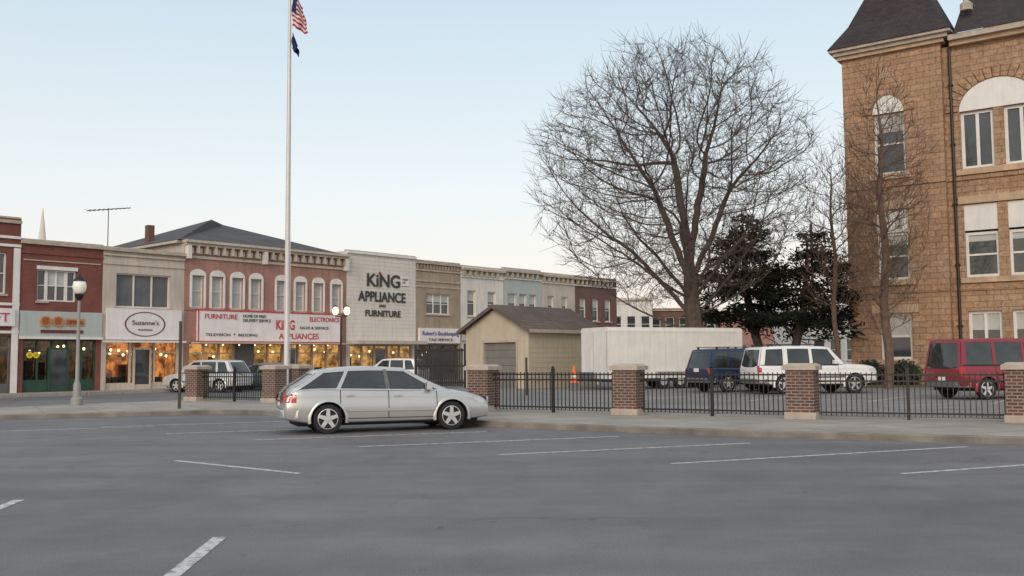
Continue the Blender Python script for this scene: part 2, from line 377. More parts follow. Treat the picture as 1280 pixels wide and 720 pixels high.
# B0 left brick shop
t=bl('brick_shop',-14.5); w=4.73
facade(t,w,.13,8.6,[(.6,1.9,4.9,6.9),(2.9,4.1,4.9,6.9),(.3,w-.3,.13,2.9)],'redA'); shell(t,w,8.6,14,'redA')
win(t,.6,1.9,4.9,6.9);win(t,2.9,4.1,4.9,6.9); shop(t,.3,w-.3,.13,2.9,'intd',n=4,door=2.7)
for z in (7.6,7.2,4.35,3.0): t['trim'].box(0,w,-.07,-.002,z,z+.13,'white')
t['sign'].box(.4,w-.25,-.2,-.004,3.35,4.2,'marq'); text(t.e,'ART + GIFT',.8,w-.5,3.55,.45,-.22,'red')
t['trim'].box(0,w,-.12,.0-.002,8.35,8.5,'cap'); t['pilaster'].box(w-.32,w-.02,-.06,-.003,.13,7.15,'white'); t.done()
# B1
t=bl('brick_shop',-9.77); w=4.12
facade(t,w,.13,7.6,[(.83,2.75,4.63,6.2),(.25,w-.25,.13,2.72)],'redA'); shell(t,w,7.6,13,'redA')
win(t,.83,1.3,4.63,6.2,nz=2); win(t,1.3,2.28,4.63,6.2,nz=2,nx=2,sill=False,blind=.5); win(t,2.28,2.75,4.63,6.2,nz=2,sill=False)
t['windows'].box(.78,2.8,-.05,-.002,6.2,6.38,'white')
shop(t,.25,w-.25,.13,2.72,'intd','grn',n=5,door=1.5,kick=.6,lamps=6)
t['trim'].box(0,w,-.16,-.002,7.42,7.58,'cap'); t['trim'].box(0,w,-.06,-.002,6.95,7.03,'redA'); t['trim'].box(.15,w-.15,-.05,-.002,6.6,6.66,'cap')
t['sign_panel'].box(.03,w-.03,-.12,-.003,2.8,4.12,'teal'); t['sign_panel'].box(0,w,-.2,-.121,2.74,2.86,'white')
for x in (1.22,1.82):
    t['glasses_sign'].lathe((x,-.17,3.62),[(.2,-.02),(.27,-.02),(.27,.03),(.2,.03),(.2,-.02)],'orange',20,'y')
t['glasses_sign'].box(1.0,3.1,-.16,-.125,3.05,3.2,'maroon'); t['glasses_sign'].box(2.2,3.15,-.16,-.125,3.42,3.78,'orange')
text(t.e,'OPTICAL',2.25,3.1,3.5,.2,-.175,'maroon')
for x in (.32,.62):
    t['hanging_sign'].lathe((x,-.6,1.95),[(.08,-.02),(.15,-.02),(.15,.02),(.08,.02),(.08,-.02)],'yellow',18,'y')
t['hanging_sign'].box(.1,.85,-.61,-.59,2.2,2.24,'black'); t['hanging_sign'].box(.47,.5,-.62,-.1,2.24,2.28,'black')
t.done()
# B2 cream
t=bl('stucco_shop',-5.65); w=4.62
facade(t,w,.13,7.55,[(.73,3.8,4.46,6.26),(.25,w-.25,.13,2.68)],'cream'); shell(t,w,7.55,13,'cream')
win(t,.73,3.8,4.46,6.26,fm='whitew',gm='greyb',nx=3,nz=1)
shop(t,.25,w-.25,.13,2.68,'intw','cream',n=3,door=1.8,kick=.35,lamps=14)
t['trim'].box(-.0,w,-.2,-.002,7.4,7.55,'cap'); t['trim'].box(0,w,-.1,-.003,7.15,7.25,'cream'); t['trim'].box(0,w,-.06,-.002,6.7,6.76,'cream')
t['sign'].box(.2,w-.2,-.16,-.004,2.75,4.38,'marq')
rows=[]
for k in range(49):
    a=k*2*math.pi/48; rows.append([(2.3+1.15*math.cos(a)*q,-.175,3.58+.66*math.sin(a)*q) for q in(1,.93)])
t['sign_ring'].grid(rows,'maroon',False); text(t.e,'Suzanne\'s',1.55,3.05,3.55,.24,-.18,'maroon'); text(t.e,'boutique',1.9,2.7,3.25,.1,-.18,'maroon')
t['canopy'].box(0,w,-.35,-.165,2.6,2.7,'white'); t.done()
# B3 salmon brick with marquee
t=bl('brick_furniture_store',-1.03); w=11.4; f=-(-1.03)
cx=[-.2,1.03,2.34,3.6,5.41,6.78,8.14,9.56]; ops=[(c+f-.36,c+f+.36,4.6,6.45) for c in cx]
facade(t,w,.13,8.2,ops+[(.35,3.3,.13,2.62),(4.5,w-.35,.13,2.62)],'redB'); shell(t,w,8.2,12,'cream')
for o in ops:
    c=(o[0]+o[1])/2
    win(t,*o[:4],fm='white',nz=2,blind=.95,gm='shade',fw=.06)
    b=t['window_hoods']; rows=[]
    for k in range(13):
        a=math.pi*k/12; rows.append([(c+.48*math.cos(a)*q,y,6.4+.36*math.sin(a)*q) for q,y in((.0,-.08),(1,-.08),(1,-.002))])
    b.grid(rows,'white',False)
    b.box(o[0]-.13,o[0]-.01,-.07,-.002,4.6,6.4,'white'); b.box(o[1]+.01,o[1]+.13,-.07,-.002,4.6,6.4,'white')
shop(t,.35,3.3,.13,2.62,'inty','cream',n=3,kick=.4,lamps=5); shop(t,4.5,w-.35,.13,2.62,'inty','cream',n=6,door=6.6,kick=.4,lamps=8)
t['pier'].box(3.32,4.48,-.12,-.003,.13,2.62,'greyb')
co=t['cornice']; co.box(-.1,w,-.45,.25,8.2,8.34,'cream'); co.box(-.05,w,-.3,-.002,8.05,8.195,'cream'); co.box(0,w,-.08,-.003,7.35,7.5,'cream')
x=.1
while x<w-.15:
    co.box(x,x+.12,-.3,-.004,7.62,8.05,'cream',top=(0,0,0,0)); co.box(x+.2,x+.42,-.06,-.003,7.62,7.95,'whitew'); x+=.55
for x in (0.02,5.0,w-.25): co.box(x,x+.22,-.36,-.005,7.3,8.04,'whitew')
t['belt_course'].box(0,w,-.05,-.002,4.45,4.52,'redB')
mq=t['marquee']; mq.box(.79,10.8,-.26,-.004,2.72,4.42,'marq')
mq.box(.74,10.85,-.29,-.003,4.423,4.5,'red'); mq.box(.74,10.85,-.29,-.003,2.64,2.717,'red')
mq.box(.74,.787,-.29,-.24,2.72,4.42,'red'); mq.box(10.803,10.85,-.29,-.24,2.72,4.42,'red')
t['canopy'].box(.3,11.1,-1.2,-.3,2.56,2.635,'cream')
for k in range(10): t['marquee_lamps'].lathe((1.+k*1.05,-.7,2.5),[(.02,-.05),(.05,0),(.02,.03)],'lampw',8)
yy=-.275
text(t.e,'FURNITURE',1.13,3.2,3.98,.28,yy,'red',bold=.008); text(t.e,'KiNG',5.87,7.2,3.45,.58,yy,'red',bold=.025); text(t.e,'ELECTRONICS',8.33,10.6,3.98,.28,yy,'red',bold=.008)
text(t.e,'APPLIANCES',6.1,9.05,2.88,.36,yy,'red',bold=.008); text(t.e,'HOME OF FREE\nDELIVERY SERVICE',3.6,5.5,4.1,.18,yy,'blk')
text(t.e,'TELEVISION  *  BEDDING',1.2,4.6,3.0,.16,yy,'blk'); text(t.e,'SALES & SERVICE',7.6,9.8,3.5,.16,yy,'blk')
e=.35; z0=8.36; zr=10.5; rf=t['hip_roof']
b0=[(-e,.0,z0),(w+.0,.0,z0),(w+.0,12+e,z0),(-e,12+e,z0)]; r1=(w*.42,5.2,zr);r2=(w*.58,6.8,zr)
rf.face([b0[0],b0[1],r2,r1],'roofg');rf.face([b0[1],b0[2],r2],'roofg');rf.face([b0[2],b0[3],r1,r2],'roofg');rf.face([b0[3],b0[0],r1],'roofg')
rf.box(-.32,w-.02,.26,12.3,8.2,8.345,'cream')
t['chimney'].box(.2,.6,4.5,4.9,8.3,9.65,'redC'); t.done()
# B4 white
t=bl('white_panel_store',10.4); w=6.06
facade(t,w,.13,8.65,[(.3,w-.3,.13,2.55)],'whitew'); shell(t,w,8.65,14,'whitew')
for k in range(1,22): t['panel_seams'].box(.02,w-.02,-.008,-.002,2.9+k*.26,2.915+k*.26,'cream')
shop(t,.3,w-.3,.13,2.55,'inty','cream',n=5,door=2.4,kick=.5,lamps=10)
t['canopy'].box(.0,w,-1.2,-.003,2.6,2.82,'cream'); t['trim'].box(0,w,-.12,-.003,8.5,8.66,'white')
for s_,a,b2,z,h,m in (('KiNG',1.6,4.5,6.45,.85,'blk'),('APPLIANCE',.95,5.1,5.45,.66,'blk'),('AND',2.7,3.3,5.08,.17,'blk'),('FURNITURE',1.5,4.6,4.45,.42,'blk')): text(t.e,s_,a,b2,z,h,-.05,m,bold=.022)
t['flame_sign'].lathe((2.78,-.05,7.35),[(.0,-.02),(.1,-.02),(.1,.02)],'red',12,'y'); t['small_sign'].box(4.7,5.4,-.06,-.025,6.6,7.2,'white'); text(t.e,'VISIT\nUS',4.75,5.3,6.95,.14,-.07,'blk'); t.done()
# B5 tan
t=bl('tan_brick_shop',16.48); w=4.38
facade(t,w,.13,8.45,[(1.,3.3,4.75,6.2),(.25,w-.25,.13,2.6)],'tan'); shell(t,w,8.45,13,'tan')
win(t,1.,3.3,4.75,6.2,nx=3,nz=2,blind=.4); shop(t,.25,w-.25,.13,2.6,'intd',n=3,door=1.6)
for z,dp in ((8.25,.16),(7.75,.08),(7.0,.06),(6.6,.05)): t['trim'].box(0,w,-dp,-.002,z,z+.12,'cap')
for k in range(14): t['dentils'].box(.1+k*.3,.22+k*.3,-.1,-.003,7.9,8.2,'tan')
t['sign'].box(.2,w-.2,-.2,-.003,2.7,3.75,'marq'); text(t.e,"Robert's Bookkeeping",.4,w-.4,3.25,.3,-.22,'blue'); text(t.e,"TAX SERVICE",1.,w-1,2.85,.2,-.22,'maroon'); t.done()
# B6..B9
specs=[('white_brick_shop',20.9,25.57,8.35,'whitew',[(.7,1.6),(2.9,3.8)]),('bay_front_shop',25.6,30.07,8.5,'teal',[(.5,1.5),(1.8,2.7),(3.0,3.9)]),('plaster_shop',30.1,34.5,8.4,'cream',[(.8,1.6),(2.6,3.4)]),('red_brick_shop',34.53,40.5,8.4,'redC',[(.6,1.5),(2.4,3.3),(4.2,5.1)])]
for nm,s0,s1,H,m,ws in specs:
    t=bl(nm,s0); w=s1-s0
    ops=[(a,b2,4.7,6.6) for a,b2 in ws]
    facade(t,w,.13,H,ops+[(.3,w-.3,.13,2.7)],m); shell(t,w,H,14,m)
    for o in ops: win(t,*o,nz=2,blind=.4)
    shop(t,.3,w-.3,.13,2.7,'intd',n=4,lamps=3)
    t['trim'].box(0,w,-.3,-.002,H-.28,H-.12,'cap'); t['trim'].box(0,w,-.1,-.003,H-.8,H-.7,'white'); t['trim'].box(0,w,-.15,-.003,2.9,3.6,'cream')
    for k in range(int(w/.6)): t['brackets'].box(.15+k*.6,.3+k*.6,-.25,-.004,H-.68,H-.3,'cap')
    t.done()
def farb(name,x0,x1,y,H,m,n=5,fl=2,dep=12):
    t=Thing(name,(x0,y,0),0); w=x1-x0; ops=[]
    for i in range(n):
        for j in range(fl):
            c=w*(i+.5)/n; ops.append((c-.5,c+.5,1.2+j*3.2,3.0+j*3.2))
    ops=[o for o in ops if o[3]<H-.4]
    facade(t,w,0,H,ops,m); shell(t,w,H,dep,m)
    for o in ops: win(t,*o,nz=2)
    t['trim'].box(0,w,-.2,-.003,H-.25,H-.1,'cap'); t.done()
farb('distant_white_building',11,15.8,108,8.2,'whitew',3)
farb('distant_brick_building',16,24,112,7.2,'redC',5)
farb('distant_brick_building',24.3,33,112,6.6,'redB',5)
farb('distant_tan_building',33.4,41,118,6,'cream',5)
farb('white_house',25.5,29.7,82,5.8,'whitew',3,1)
farb('distant_brick_building',44,70,120,8,'redC',9)
farb('distant_brick_building',-95,-60,95,6,'redC',9)
t=Thing('church_spire',(-64,130,0)); t['tower'].box(-2,2,-2,2,0,14,'whitew'); t['spire'].lathe((0,0,14),[(1.0,0),(.05,8.5)],'whitew',8); t.done()
t=Thing('tv_antenna',(-25.4,60,7.0),0); b=t['mast']; b.tube((0,0,0),(0,0,4.25),.035,.025,'post'); b.tube((-1.35,0,4.1),(1.4,0,4.25),.03,.03,'post')
for k in range(10): b.tube((-1.3+k*.28,-.45+.03*k,4.1+k*.015),(-1.3+k*.28,.45-.03*k,4.1+k*.015),.015,.015,'post',5)
t.done()

# ------------------------------------------------------------------ garage
ga=math.atan2(.75,.66)
t=Thing('garage',(.78,46.4,0),ga)
Ls,Wf,He,Hr=5.6,4.2,3.05,4.15
g=t['walls']
g.face([(0,0,0),(Ls,0,0),(Ls,0,He),(0,0,He)],'garage'); g.face([(0,Wf,0),(Ls,Wf,0),(Ls,Wf,He),(0,Wf,He)],'garage'); g.face([(Ls,0,0),(Ls,Wf,0),(Ls,Wf,He),(Ls,Wf/2,Hr),(Ls,0,He)],'garage')
d0,d1,dz=.8,2.95,2.4
g.face([(0,0,0),(0,d0,0),(0,d0,He),(0,0,He)],'garage');g.face([(0,d1,0),(0,Wf,0),(0,Wf,He),(0,d1,He)],'garage');g.face([(0,d0,dz),(0,d1,dz),(0,d1,He),(0,d0,He)],'garage');g.face([(0,0,He),(0,Wf,He),(0,Wf/2,Hr)],'garage')
for k in range(6): t['roll_door'].box(.12,.16,d0,d1,.15+k*.375,.15+k*.375+.36,'gdoor')
t['roll_door'].box(.165,.18,d0,d1,.1,dz,'dark')
for q in (d0-.1,d1): t['door_frame'].box(-.03,.12,q,q+.1,.1,dz+.1,'cap')
t['door_frame'].box(-.03,.12,d0,d1,dz,dz+.1,'cap')
for k in range(1,12): t['siding_seams'].box(.02,Ls-.02,-.012,-.003,.2+k*.24,.215+k*.24,'garage')
r=t['roof']; ov=.35; sl=(Hr-He)/(Wf/2); 
for sgn in (0,1):
    ya=-ov if sgn==0 else Wf+ov; za=He-ov*sl+.04; 
    for dz2 in (0,.1): r.face([(-ov,ya,za+dz2),(Ls+ov,ya,za+dz2),(Ls+ov,Wf/2,Hr+.04+dz2),(-ov,Wf/2,Hr+.04+dz2)],'roofb')
    for x in (-ov,Ls+ov): r.face([(x,ya,za-.08),(x,ya,za+.1),(x,Wf/2,Hr+.14),(x,Wf/2,Hr-.04)],'roofb')
    r.face([(-ov,ya,za-.06),(Ls+ov,ya,za-.06),(Ls+ov,ya,za+.1),(-ov,ya,za+.1)],'cap')
t['downspout'].box(Ls-.12,Ls-.04,-.08,-.014,.2,He,'white'); t.done()
t=Thing('slat_gate',(-5.05,50.3,0),R(-18)); 
for k in range(22): t['slats'].box(k*.12,k*.12+.09,0,.03,.2,2.15,'black')
for z in (.35,1.2,2.0): t['rails'].box(-.05,2.7,.032,.08,z,z+.09,'black')
for x in (-.1,1.3,2.66): t['posts'].box(x,x+.09,.03,.12,.1,2.35,'black')
t.done()

# ------------------------------------------------------------------ courthouse
CA=math.atan2(-.6,.8)
t=Thing('courthouse',(17.6,50,0),CA)
TW=4.9; HT=17.2
def archpanel(b,c,hw,z,h,m,y0=-.03,y1=.17,n=16):
    rows=[]
    for k in range(n+1):
        a=math.pi*k/n; rows.append([(c,y0,z),(c+hw*math.cos(a),y0,z+h*math.sin(a)),(c+hw*math.cos(a),y1,z+h*math.sin(a))])
    b.grid(rows,m,False)
def vous(b,c,hw,z,h,th,n,m,yo=-.1,yi=0.):
    for k in range(n):
        a0=math.pi*k/n+.012;a1=math.pi*(k+1)/n-.012; q=[]
        for a,r in((a0,0),(a1,0),(a1,1),(a0,1)): q.append((c+(hw+r*th)*math.cos(a),z+(h+r*th)*math.sin(a)))
        b.face([(x,yo,zz) for x,zz in q],m)
        for i in range(4):
            p,r_=q[i],q[(i+1)%4]; b.face([(p[0],yo,p[1]),(r_[0],yo,r_[1]),(r_[0],yi,r_[1]),(p[0],yi,p[1])],m)
tops=[(1.5,3.05,10.9,14.05),(1.5,3.05,5.45,9.05),(1.5,3.05,1.4,3.75)]
facade(t,TW,0,HT,tops,'stone',rev=.35)
WY=.3
win(t,1.5,3.05,10.9,14.05,y=WY,nz=2,fw=.12,sill=False,blind=.3); win(t,1.5,3.05,5.45,7.85,y=WY,nz=2,fw=.12,sill=False,blind=.25); t['panels'].box(1.5,3.05,.12,.3,7.87,9.05,'white'); win(t,1.5,3.05,1.4,3.75,y=WY,nz=2,fw=.14,sill=False,blind=.5)
archpanel(t['panels'],2.275,.77,14.06,.95,'white'); vous(t['arches'],2.275,.8,14.06,.95,.5,11,'stone')
st=t['stone_trim']
for z in (10.9,5.45,1.4): st.box(1.25,3.3,-.14,-.003,z-.28,z-.005,'stone2')
for z in (9.06,3.76): st.box(1.15,3.4,-.08,-.003,z,z+.42,'stone2')
for z in (10.2,4.75): st.box(-.02,TW,-.07,-.004,z,z+.2,'stone')
st.box(-.1,TW,-.2,-.002,.0,1.0,'stone'); st.box(-.1,TW,-.23,-.002,1.0,1.13,'stone2')
b=t['side_walls']; b.face([(0,0,0),(0,6,0),(0,6,HT),(0,0,HT)],'stone'); b.face([(0,6,0),(24,6,0),(24,6,HT),(0,6,HT)],'stone')
b.face([(TW,0,0),(TW,.35,0),(TW,.35,HT),(TW,0,HT)],'stone')
y=.35; X1=24
ops=[]
for i in range(4):
    for j in range(2):
        a=5.6+i*4.7+j*1.95; ops+= [(a,a+1.5,10.75,13.62),(a,a+1.5,5.4,7.65+1.35),(a,a+1.5,2.2,3.75)]
facade(t,X1,0,HT-.25,ops,'stone',rev=.3,y=y,x0=TW)
for o in ops:
    if o[3]>13: win(t,*o,y=y+.25,nx=2,nz=1,fw=.15,sill=False,blind=.0)
    elif o[3]>8: win(t,o[0],o[1],5.4,7.6,y=y+.25,nz=2,fw=.13,sill=False,blind=.2); t['panels'].box(o[0],o[1],y+.06,y+.25,7.7,8.98,'white')
    else: win(t,*o,y=y+.25,nz=1,nx=2,fw=.14,sill=False,blind=.6)
for i in range(4):
    c=5.6+i*4.7+1.725
    archpanel(t['panels'],c,1.75,13.64,1.45,'white',y0=y-.03,y1=y+.02,n=24)
    vous(t['arches'],c,1.78,13.64,1.48,.6,17,'stone',yo=y-.1,yi=y)
    st.box(c-1.95,c+1.95,y-.16,y-.003,10.45,10.74,'stone2'); st.box(c-1.95,c+1.95,y-.12,y-.003,5.12,5.39,'stone2'); st.box(c-1.95,c+1.95,y-.1,y-.003,9.02,9.4,'stone2')
for z in (10.2,4.75): st.box(TW+.002,X1,y-.07,y-.004,z,z+.2,'stone')
st.box(TW+.003,X1,y-.2,y-.002,0,1.0,'stone')
c=t['cornice']
c.box(-.2,TW+.2,-.2,6,HT,HT+.2,'stone2'); c.box(-.35,TW+.4,-.35,6.1,HT+.2,HT+.4,'cap'); c.box(-.52,TW+.6,-.52,6.3,HT+.4,HT+.54,'cap')
c.box(TW+.41,X1,y-.35,6,HT-.25,HT-.02,'stone2'); c.box(TW+.41,X1,y-.6,6,HT-.02,HT+.25,'cap')
b=t['pyramid_roof']; z=HT+.545; q=[(-.58,-.58),(TW+.65,-.58),(TW+.65,6.35),(-.58,6.35)]; ap=(TW/2,2.9,z+6.6); 
mid=[(x*.72+TW/2*.28,yv*.72+2.9*.28) for x,yv in q]
for i in range(4):
    j=(i+1)%4; b.face([(*q[i],z),(*q[j],z),(*mid[j],z+1.35),(*mid[i],z+1.35)],'slate'); b.face([(*mid[i],z+1.35),(*mid[j],z+1.35),ap],'slate')
b=t['main_roof']; z=HT+.255
b.face([(TW+.66,y-.65,z),(X1,y-.65,z),(X1,5,z+4.6),(TW+.66,5,z+4.6)],'slate'); b.face([(TW+.66,5,z+4.6),(X1,5,z+4.6),(X1,10.,z),(TW+.66,10.,z)],'slate')
t['finial'].lathe((TW+1.1,.9,z+1.4),[(.3,0),(.3,.35),(.12,.5),(.22,.8),(.03,1.4)],'cap',10)
t['downspout'].tube((TW+.35,.24,1.),(TW+.35,.24,HT-.25),.075,.075,'black',8)
for z in (3,6,9,12,15): t['downspout'].box(TW+.24,TW+.46,.14,.349,z,z+.08,'black')
t.done()
poly_slab('lawn',[(13.5,46),(16.5,43.2),(20,44),(40,30),(60,32),(40,60),(14,60)],.1,.17,'grass')
def leafball(b,c,rad,n,m,s=.12,sq=1.):
    for i in range(n):
        d=Vector((rnd.gauss(0,1),rnd.gauss(0,1),rnd.gauss(0,1))).normalized()
        p=Vector(c)+Vector((d.x*rad[0],d.y*rad[1],d.z*rad[2]))*rnd.uniform(.55,1.05)
        u=Vector((rnd.gauss(0,1),rnd.gauss(0,1),rnd.gauss(0,1))).normalized(); v=u.orthogonal().normalized(); k=s*rnd.uniform(.5,1.3)
        b.face([p-u*k,p+v*k*.5,p+u*k,p-v*k*.5],m)
for i,(x,yy) in enumerate([(17.9,48.3),(19.3,47.4),(20.9,46.2),(22.6,44.9)]):
    b=MB(); leafball(b,(x,yy,.75),(.8,.7,.65),1400,'hedge',.09); b.make('hedge_shrub',norm=False)

# ------------------------------------------------------------------ trees
def grow(start,limbs,env,box_,Na,step,kill,seed,up=.12,pw=.35,jit=.16):
    rg=random.Random(seed); pts=[];par=[];nch=[]
    def add(p,pa):
        pts.append(Vector(p)); par.append(pa); nch.append(0)
        if pa>=0: nch[pa]+=1
        return len(pts)-1
    root=add(start[0],-1); cur=root
    for p in start[1:]: cur=add(p,cur)
    for fork,path in limbs:
        k=fork if fork>=0 else len(start)+fork
        for p in path: k=add(p,k)
    att=[]
    while len(att)<Na:
        p=Vector((rg.uniform(box_[0],box_[1]),rg.uniform(box_[2],box_[3]),rg.uniform(box_[4],box_[5])))
        if env(p): att.append(p)
    for it in range(90):
        kd=kdtree.KDTree(len(pts))
        for i,p in enumerate(pts): kd.insert(p,i)
        kd.balance(); acc={}; keep=[]
        for a in att:
            co,i,d=kd.find(a)
            if d<kill: continue
            keep.append(a); acc.setdefault(i,Vector()); acc[i]+=(a-co).normalized()
        att=keep
        if not att: break
        n0=len(pts)
        for i,v in acc.items():
            if v.length<1e-3: continue
            pv=(pts[i]-pts[par[i]]).normalized() if par[i]>=0 else Vector((0,0,1))
            v=v.normalized()+pv*pw*(.4 if nch[i] else 1)+Vector((rg.gauss(0,jit),rg.gauss(0,jit),rg.gauss(0,jit)+up))
            q=pts[i]+v.normalized()*step
            if kd.find(q)[2]<step*.42 or nch[i]>=4: continue
            add(q,i)
        if len(pts)==n0 or len(pts)>16000: break
    return pts,par
def tree_mesh(b,pts,par,m,rtip,expo,twigs=0,tl=.6,tr=.01,seed=1,rmax=None,up=.3):
    rg=random.Random(seed); n=len(pts); ch=[[] for _ in range(n)]
    for i,p in enumerate(par):
        if p>=0: ch[p].append(i)
    rad=[0]*n
    for i in range(n-1,-1,-1):
        rad[i]=rtip if not ch[i] else sum(rad[c]**expo for c in ch[i])**(1/expo)
    if rmax:
        k=rmax/rad[0]
        rad=[max(rtip*.8,r*(k if r>.05 else 1+(k-1)*r/.05)) for r in rad]
    def tube(path,rs):
        nn=8 if rs[0]>.09 else (5 if rs[0]>.03 else 3); rows=[]
        u=None
        for i,p in enumerate(path):
            d=(path[min(i+1,len(path)-1)]-path[max(i-1,0)]).normalized()
            u=(u-d*u.dot(d)) if u is not None else d.orthogonal()
            if u.length<1e-4: u=d.orthogonal()
            u.normalize(); w=d.cross(u)
            rows.append([p+(u*math.cos(2*math.pi*k/nn)+w*math.sin(2*math.pi*k/nn))*rs[i] for k in range(nn)])
        b.grid(rows,m,nn>3,True,False)
    stack=[0]; 
    while stack:
        s=stack.pop(); path=[pts[par[s]]] if par[s]>=0 else []; rs=[min(rad[s]*1.15,rad[par[s]])] if par[s]>=0 else []
        cur=s
        while True:
            path.append(pts[cur]); rs.append(rad[cur])
            if not ch[cur]: break
            cs=sorted(ch[cur],key=lambda q:-rad[q]); stack+=cs[1:]; cur=cs[0]
        if len(path)>1: rs[-1]*=.5; tube(path,rs)
    if twigs:
        for i in range(n):
            if rad[i]>.06 or par[i]<0: continue
            d=(pts[i]-pts[par[i]]).normalized()
            for k in range(twigs if ch[i] else twigs+2):
                if rg.random()<.15: continue
                v=(d+Vector((rg.gauss(0,.6),rg.gauss(0,.6),rg.gauss(0,.45)+up))).normalized(); L=tl*rg.uniform(.5,1.4)
                p0=pts[i]; p1=p0+v*L*.5+Vector((rg.gauss(0,.04),rg.gauss(0,.04),rg.gauss(0,.04))); p2=p1+(v+Vector((rg.gauss(0,.25),rg.gauss(0,.25),rg.gauss(0,.2)+.1))).normalized()*L*.5
                tube([p0,p1,p2],[tr,tr*.8,tr*.4])
    return rad,ch
bx,by=9.15,48.
def env(p):
    x=(p.x-bx+.95)/7.0; yv=(p.y-by)/6.5; zc=10.6; zz=(p.z-zc)/(6.9 if p.z>zc else 6.7)
    k=1+.22*noise.noise(Vector((p.x*.35,p.y*.35,p.z*.35)))
    if p.z<4.1: return False
    r2=x*x+yv*yv+zz*zz
    if r2<.12 and p.z<9: return False
    return r2<k
tr=[(bx,by,0.1),(bx-.02,by,.9),(bx+.02,by,1.8),(bx-.05,by,2.7),(bx-.1,by,3.6),(bx-.15,by,4.4),(bx-.2,by,5.3),(bx-.22,by,6.2)]
limbs=[]
for az,el,L,fk in ((165,46,4.5,-4),(18,44,4.5,-4),(95,60,4,-2),(250,58,4,-3),(200,66,5,-2),(335,64,5,-2),(130,78,6,-1),(20,76,6,-1),(182,20,4.2,-5),(-4,24,4.2,-4),(300,35,3.5,-3),(60,38,3.5,-3),(225,35,3.5,-3),(175,32,4,-3),(5,36,4,-2)):
    f=Vector(tr[len(tr)+fk]); dr=Vector((math.cos(R(az))*math.cos(R(el)),math.sin(R(az))*math.cos(R(el)),math.sin(R(el)))); path=[]
    p=f.copy()
    for k in range(int(L/.45)):
        p=p+(dr+Vector((rnd.gauss(0,.09),rnd.gauss(0,.09),.02*k))).normalized()*.45; path.append(p.copy())
    limbs.append((fk,path))
pts,par=grow(tr,limbs,env,(bx-9,bx+9,by-8,by+8,4,19),4600,.34,.5,3,pw=1.0,up=.08,jit=.12)
b=MB(); tree_mesh(b,pts,par,'bark',.010,2.0,twigs=3,tl=.95,tr=.0105,seed=5,rmax=.43); b.make('bare_tree',norm=False)
def slim(cx,cy,H,rx,seed,z0=2.5,Na=700,nm='young_bare_tree',rm=.19,m='barkl',tw=1):
    def env2(p):
        t_=(p.z-z0)/(H-z0)
        if not 0<t_<1: return False
        rr=rx*(math.sin(math.pi*min(1,t_*.9+.12))**.7)
        return math.hypot(p.x-cx,p.y-cy)<rr*(1+.3*noise.noise(p*.5))
    st_=[(cx+.08*math.sin(k*.7),cy,.15+k*.55) for k in range(int(H*.85/.55))]
    pts,par=grow(st_,[],env2,(cx-rx*1.3,cx+rx*1.3,cy-rx*1.3,cy+rx*1.3,z0,H),Na,.3,.42,seed,up=.55)
    b=MB(); tree_mesh(b,pts,par,m,.010,2.1,twigs=tw,tl=.8,tr=.0105,seed=seed,rmax=rm,up=.9); b.make(nm,norm=False)
slim(16.75,43,15.9,2.0,11,Na=1700,rm=.21,tw=2); slim(16.0,47.5,12.8,2.0,12,Na=650,z0=3.5,rm=.12,tw=2)
def pine(nm,start,box_,env3,seed,Na):
    rg=random.Random(seed)
    pts,par=grow(start,[],env3,box_,Na,.4,.7,seed,up=0)
    b=MB(); rad,ch=tree_mesh(b,pts,par,'bark',.02,2.2,seed=seed,rmax=.24)
    for i,p in enumerate(pts):
        if rad[i]<.075 and p.z>2.6:
            nn=(90 if not ch[i] else 38)
            for k in range(nn):
                q=p+Vector((rg.gauss(0,.33),rg.gauss(0,.33),rg.gauss(0,.15)+.05))
                u=Vector((rg.gauss(0,1),rg.gauss(0,1),rg.gauss(.2,.6))).normalized(); v=u.cross(Vector((rg.gauss(0,1),rg.gauss(0,1),rg.gauss(0,1)))).normalized(); s=rg.uniform(.09,.2)
                b.face([q-u*s,q+v*s*.3,q+u*s,q-v*s*.3],'needle')
    b.make(nm,norm=False)
def e1(p):
    z=p.z
    if not 3.2<z<9.3: return False
    w=2.35*(1-max(0,(z-6)/4.2)); return math.hypot(p.x-12.5,p.y-52)<w*(1+.6*noise.noise(p*.7)) and noise.noise(p*.6+Vector((3,1,7)))>-.2
pine('pine_tree',[(13.6,52,.1),(13.5,52,1),(13.35,52,2),(13.1,52,3),(12.9,52,4),(12.75,52,5),(12.7,52,6),(12.65,52,7),(12.6,52,8),(12.6,52,8.8)],(9.5,15.5,49.5,54.5,3.,9.5),e1,21,850)
def e2(p):
    z=p.z
    if not 2.2<z<8.2: return False
    w=2.8*(1-max(0,(z-4.8)/4.8)); return math.hypot(p.x-(15.7+.1*(z-4)),p.y-51)<w*(1+.6*noise.noise(p*.7)) and noise.noise(p*.6+Vector((9,4,2)))>-.22
pine('pine_tree',[(14.6,51,.1),(14.7,51,.9),(14.9,51,1.7),(15.1,51,2.5),(15.3,51,3.3),(15.5,51,4.2),(15.6,51,5),(15.7,51,6),(15.75,51,7),(15.8,51,7.7)],(12,19.3,48.5,53.5,2.2,8.3),e2,22,880)
for k,(x,yy,H,rx) in enumerate([(44,104,10,3.4),(37,100,9,3)]):
    slim(x,yy,H,rx,40+k,Na=160,nm='distant_bare_tree',m='bark')

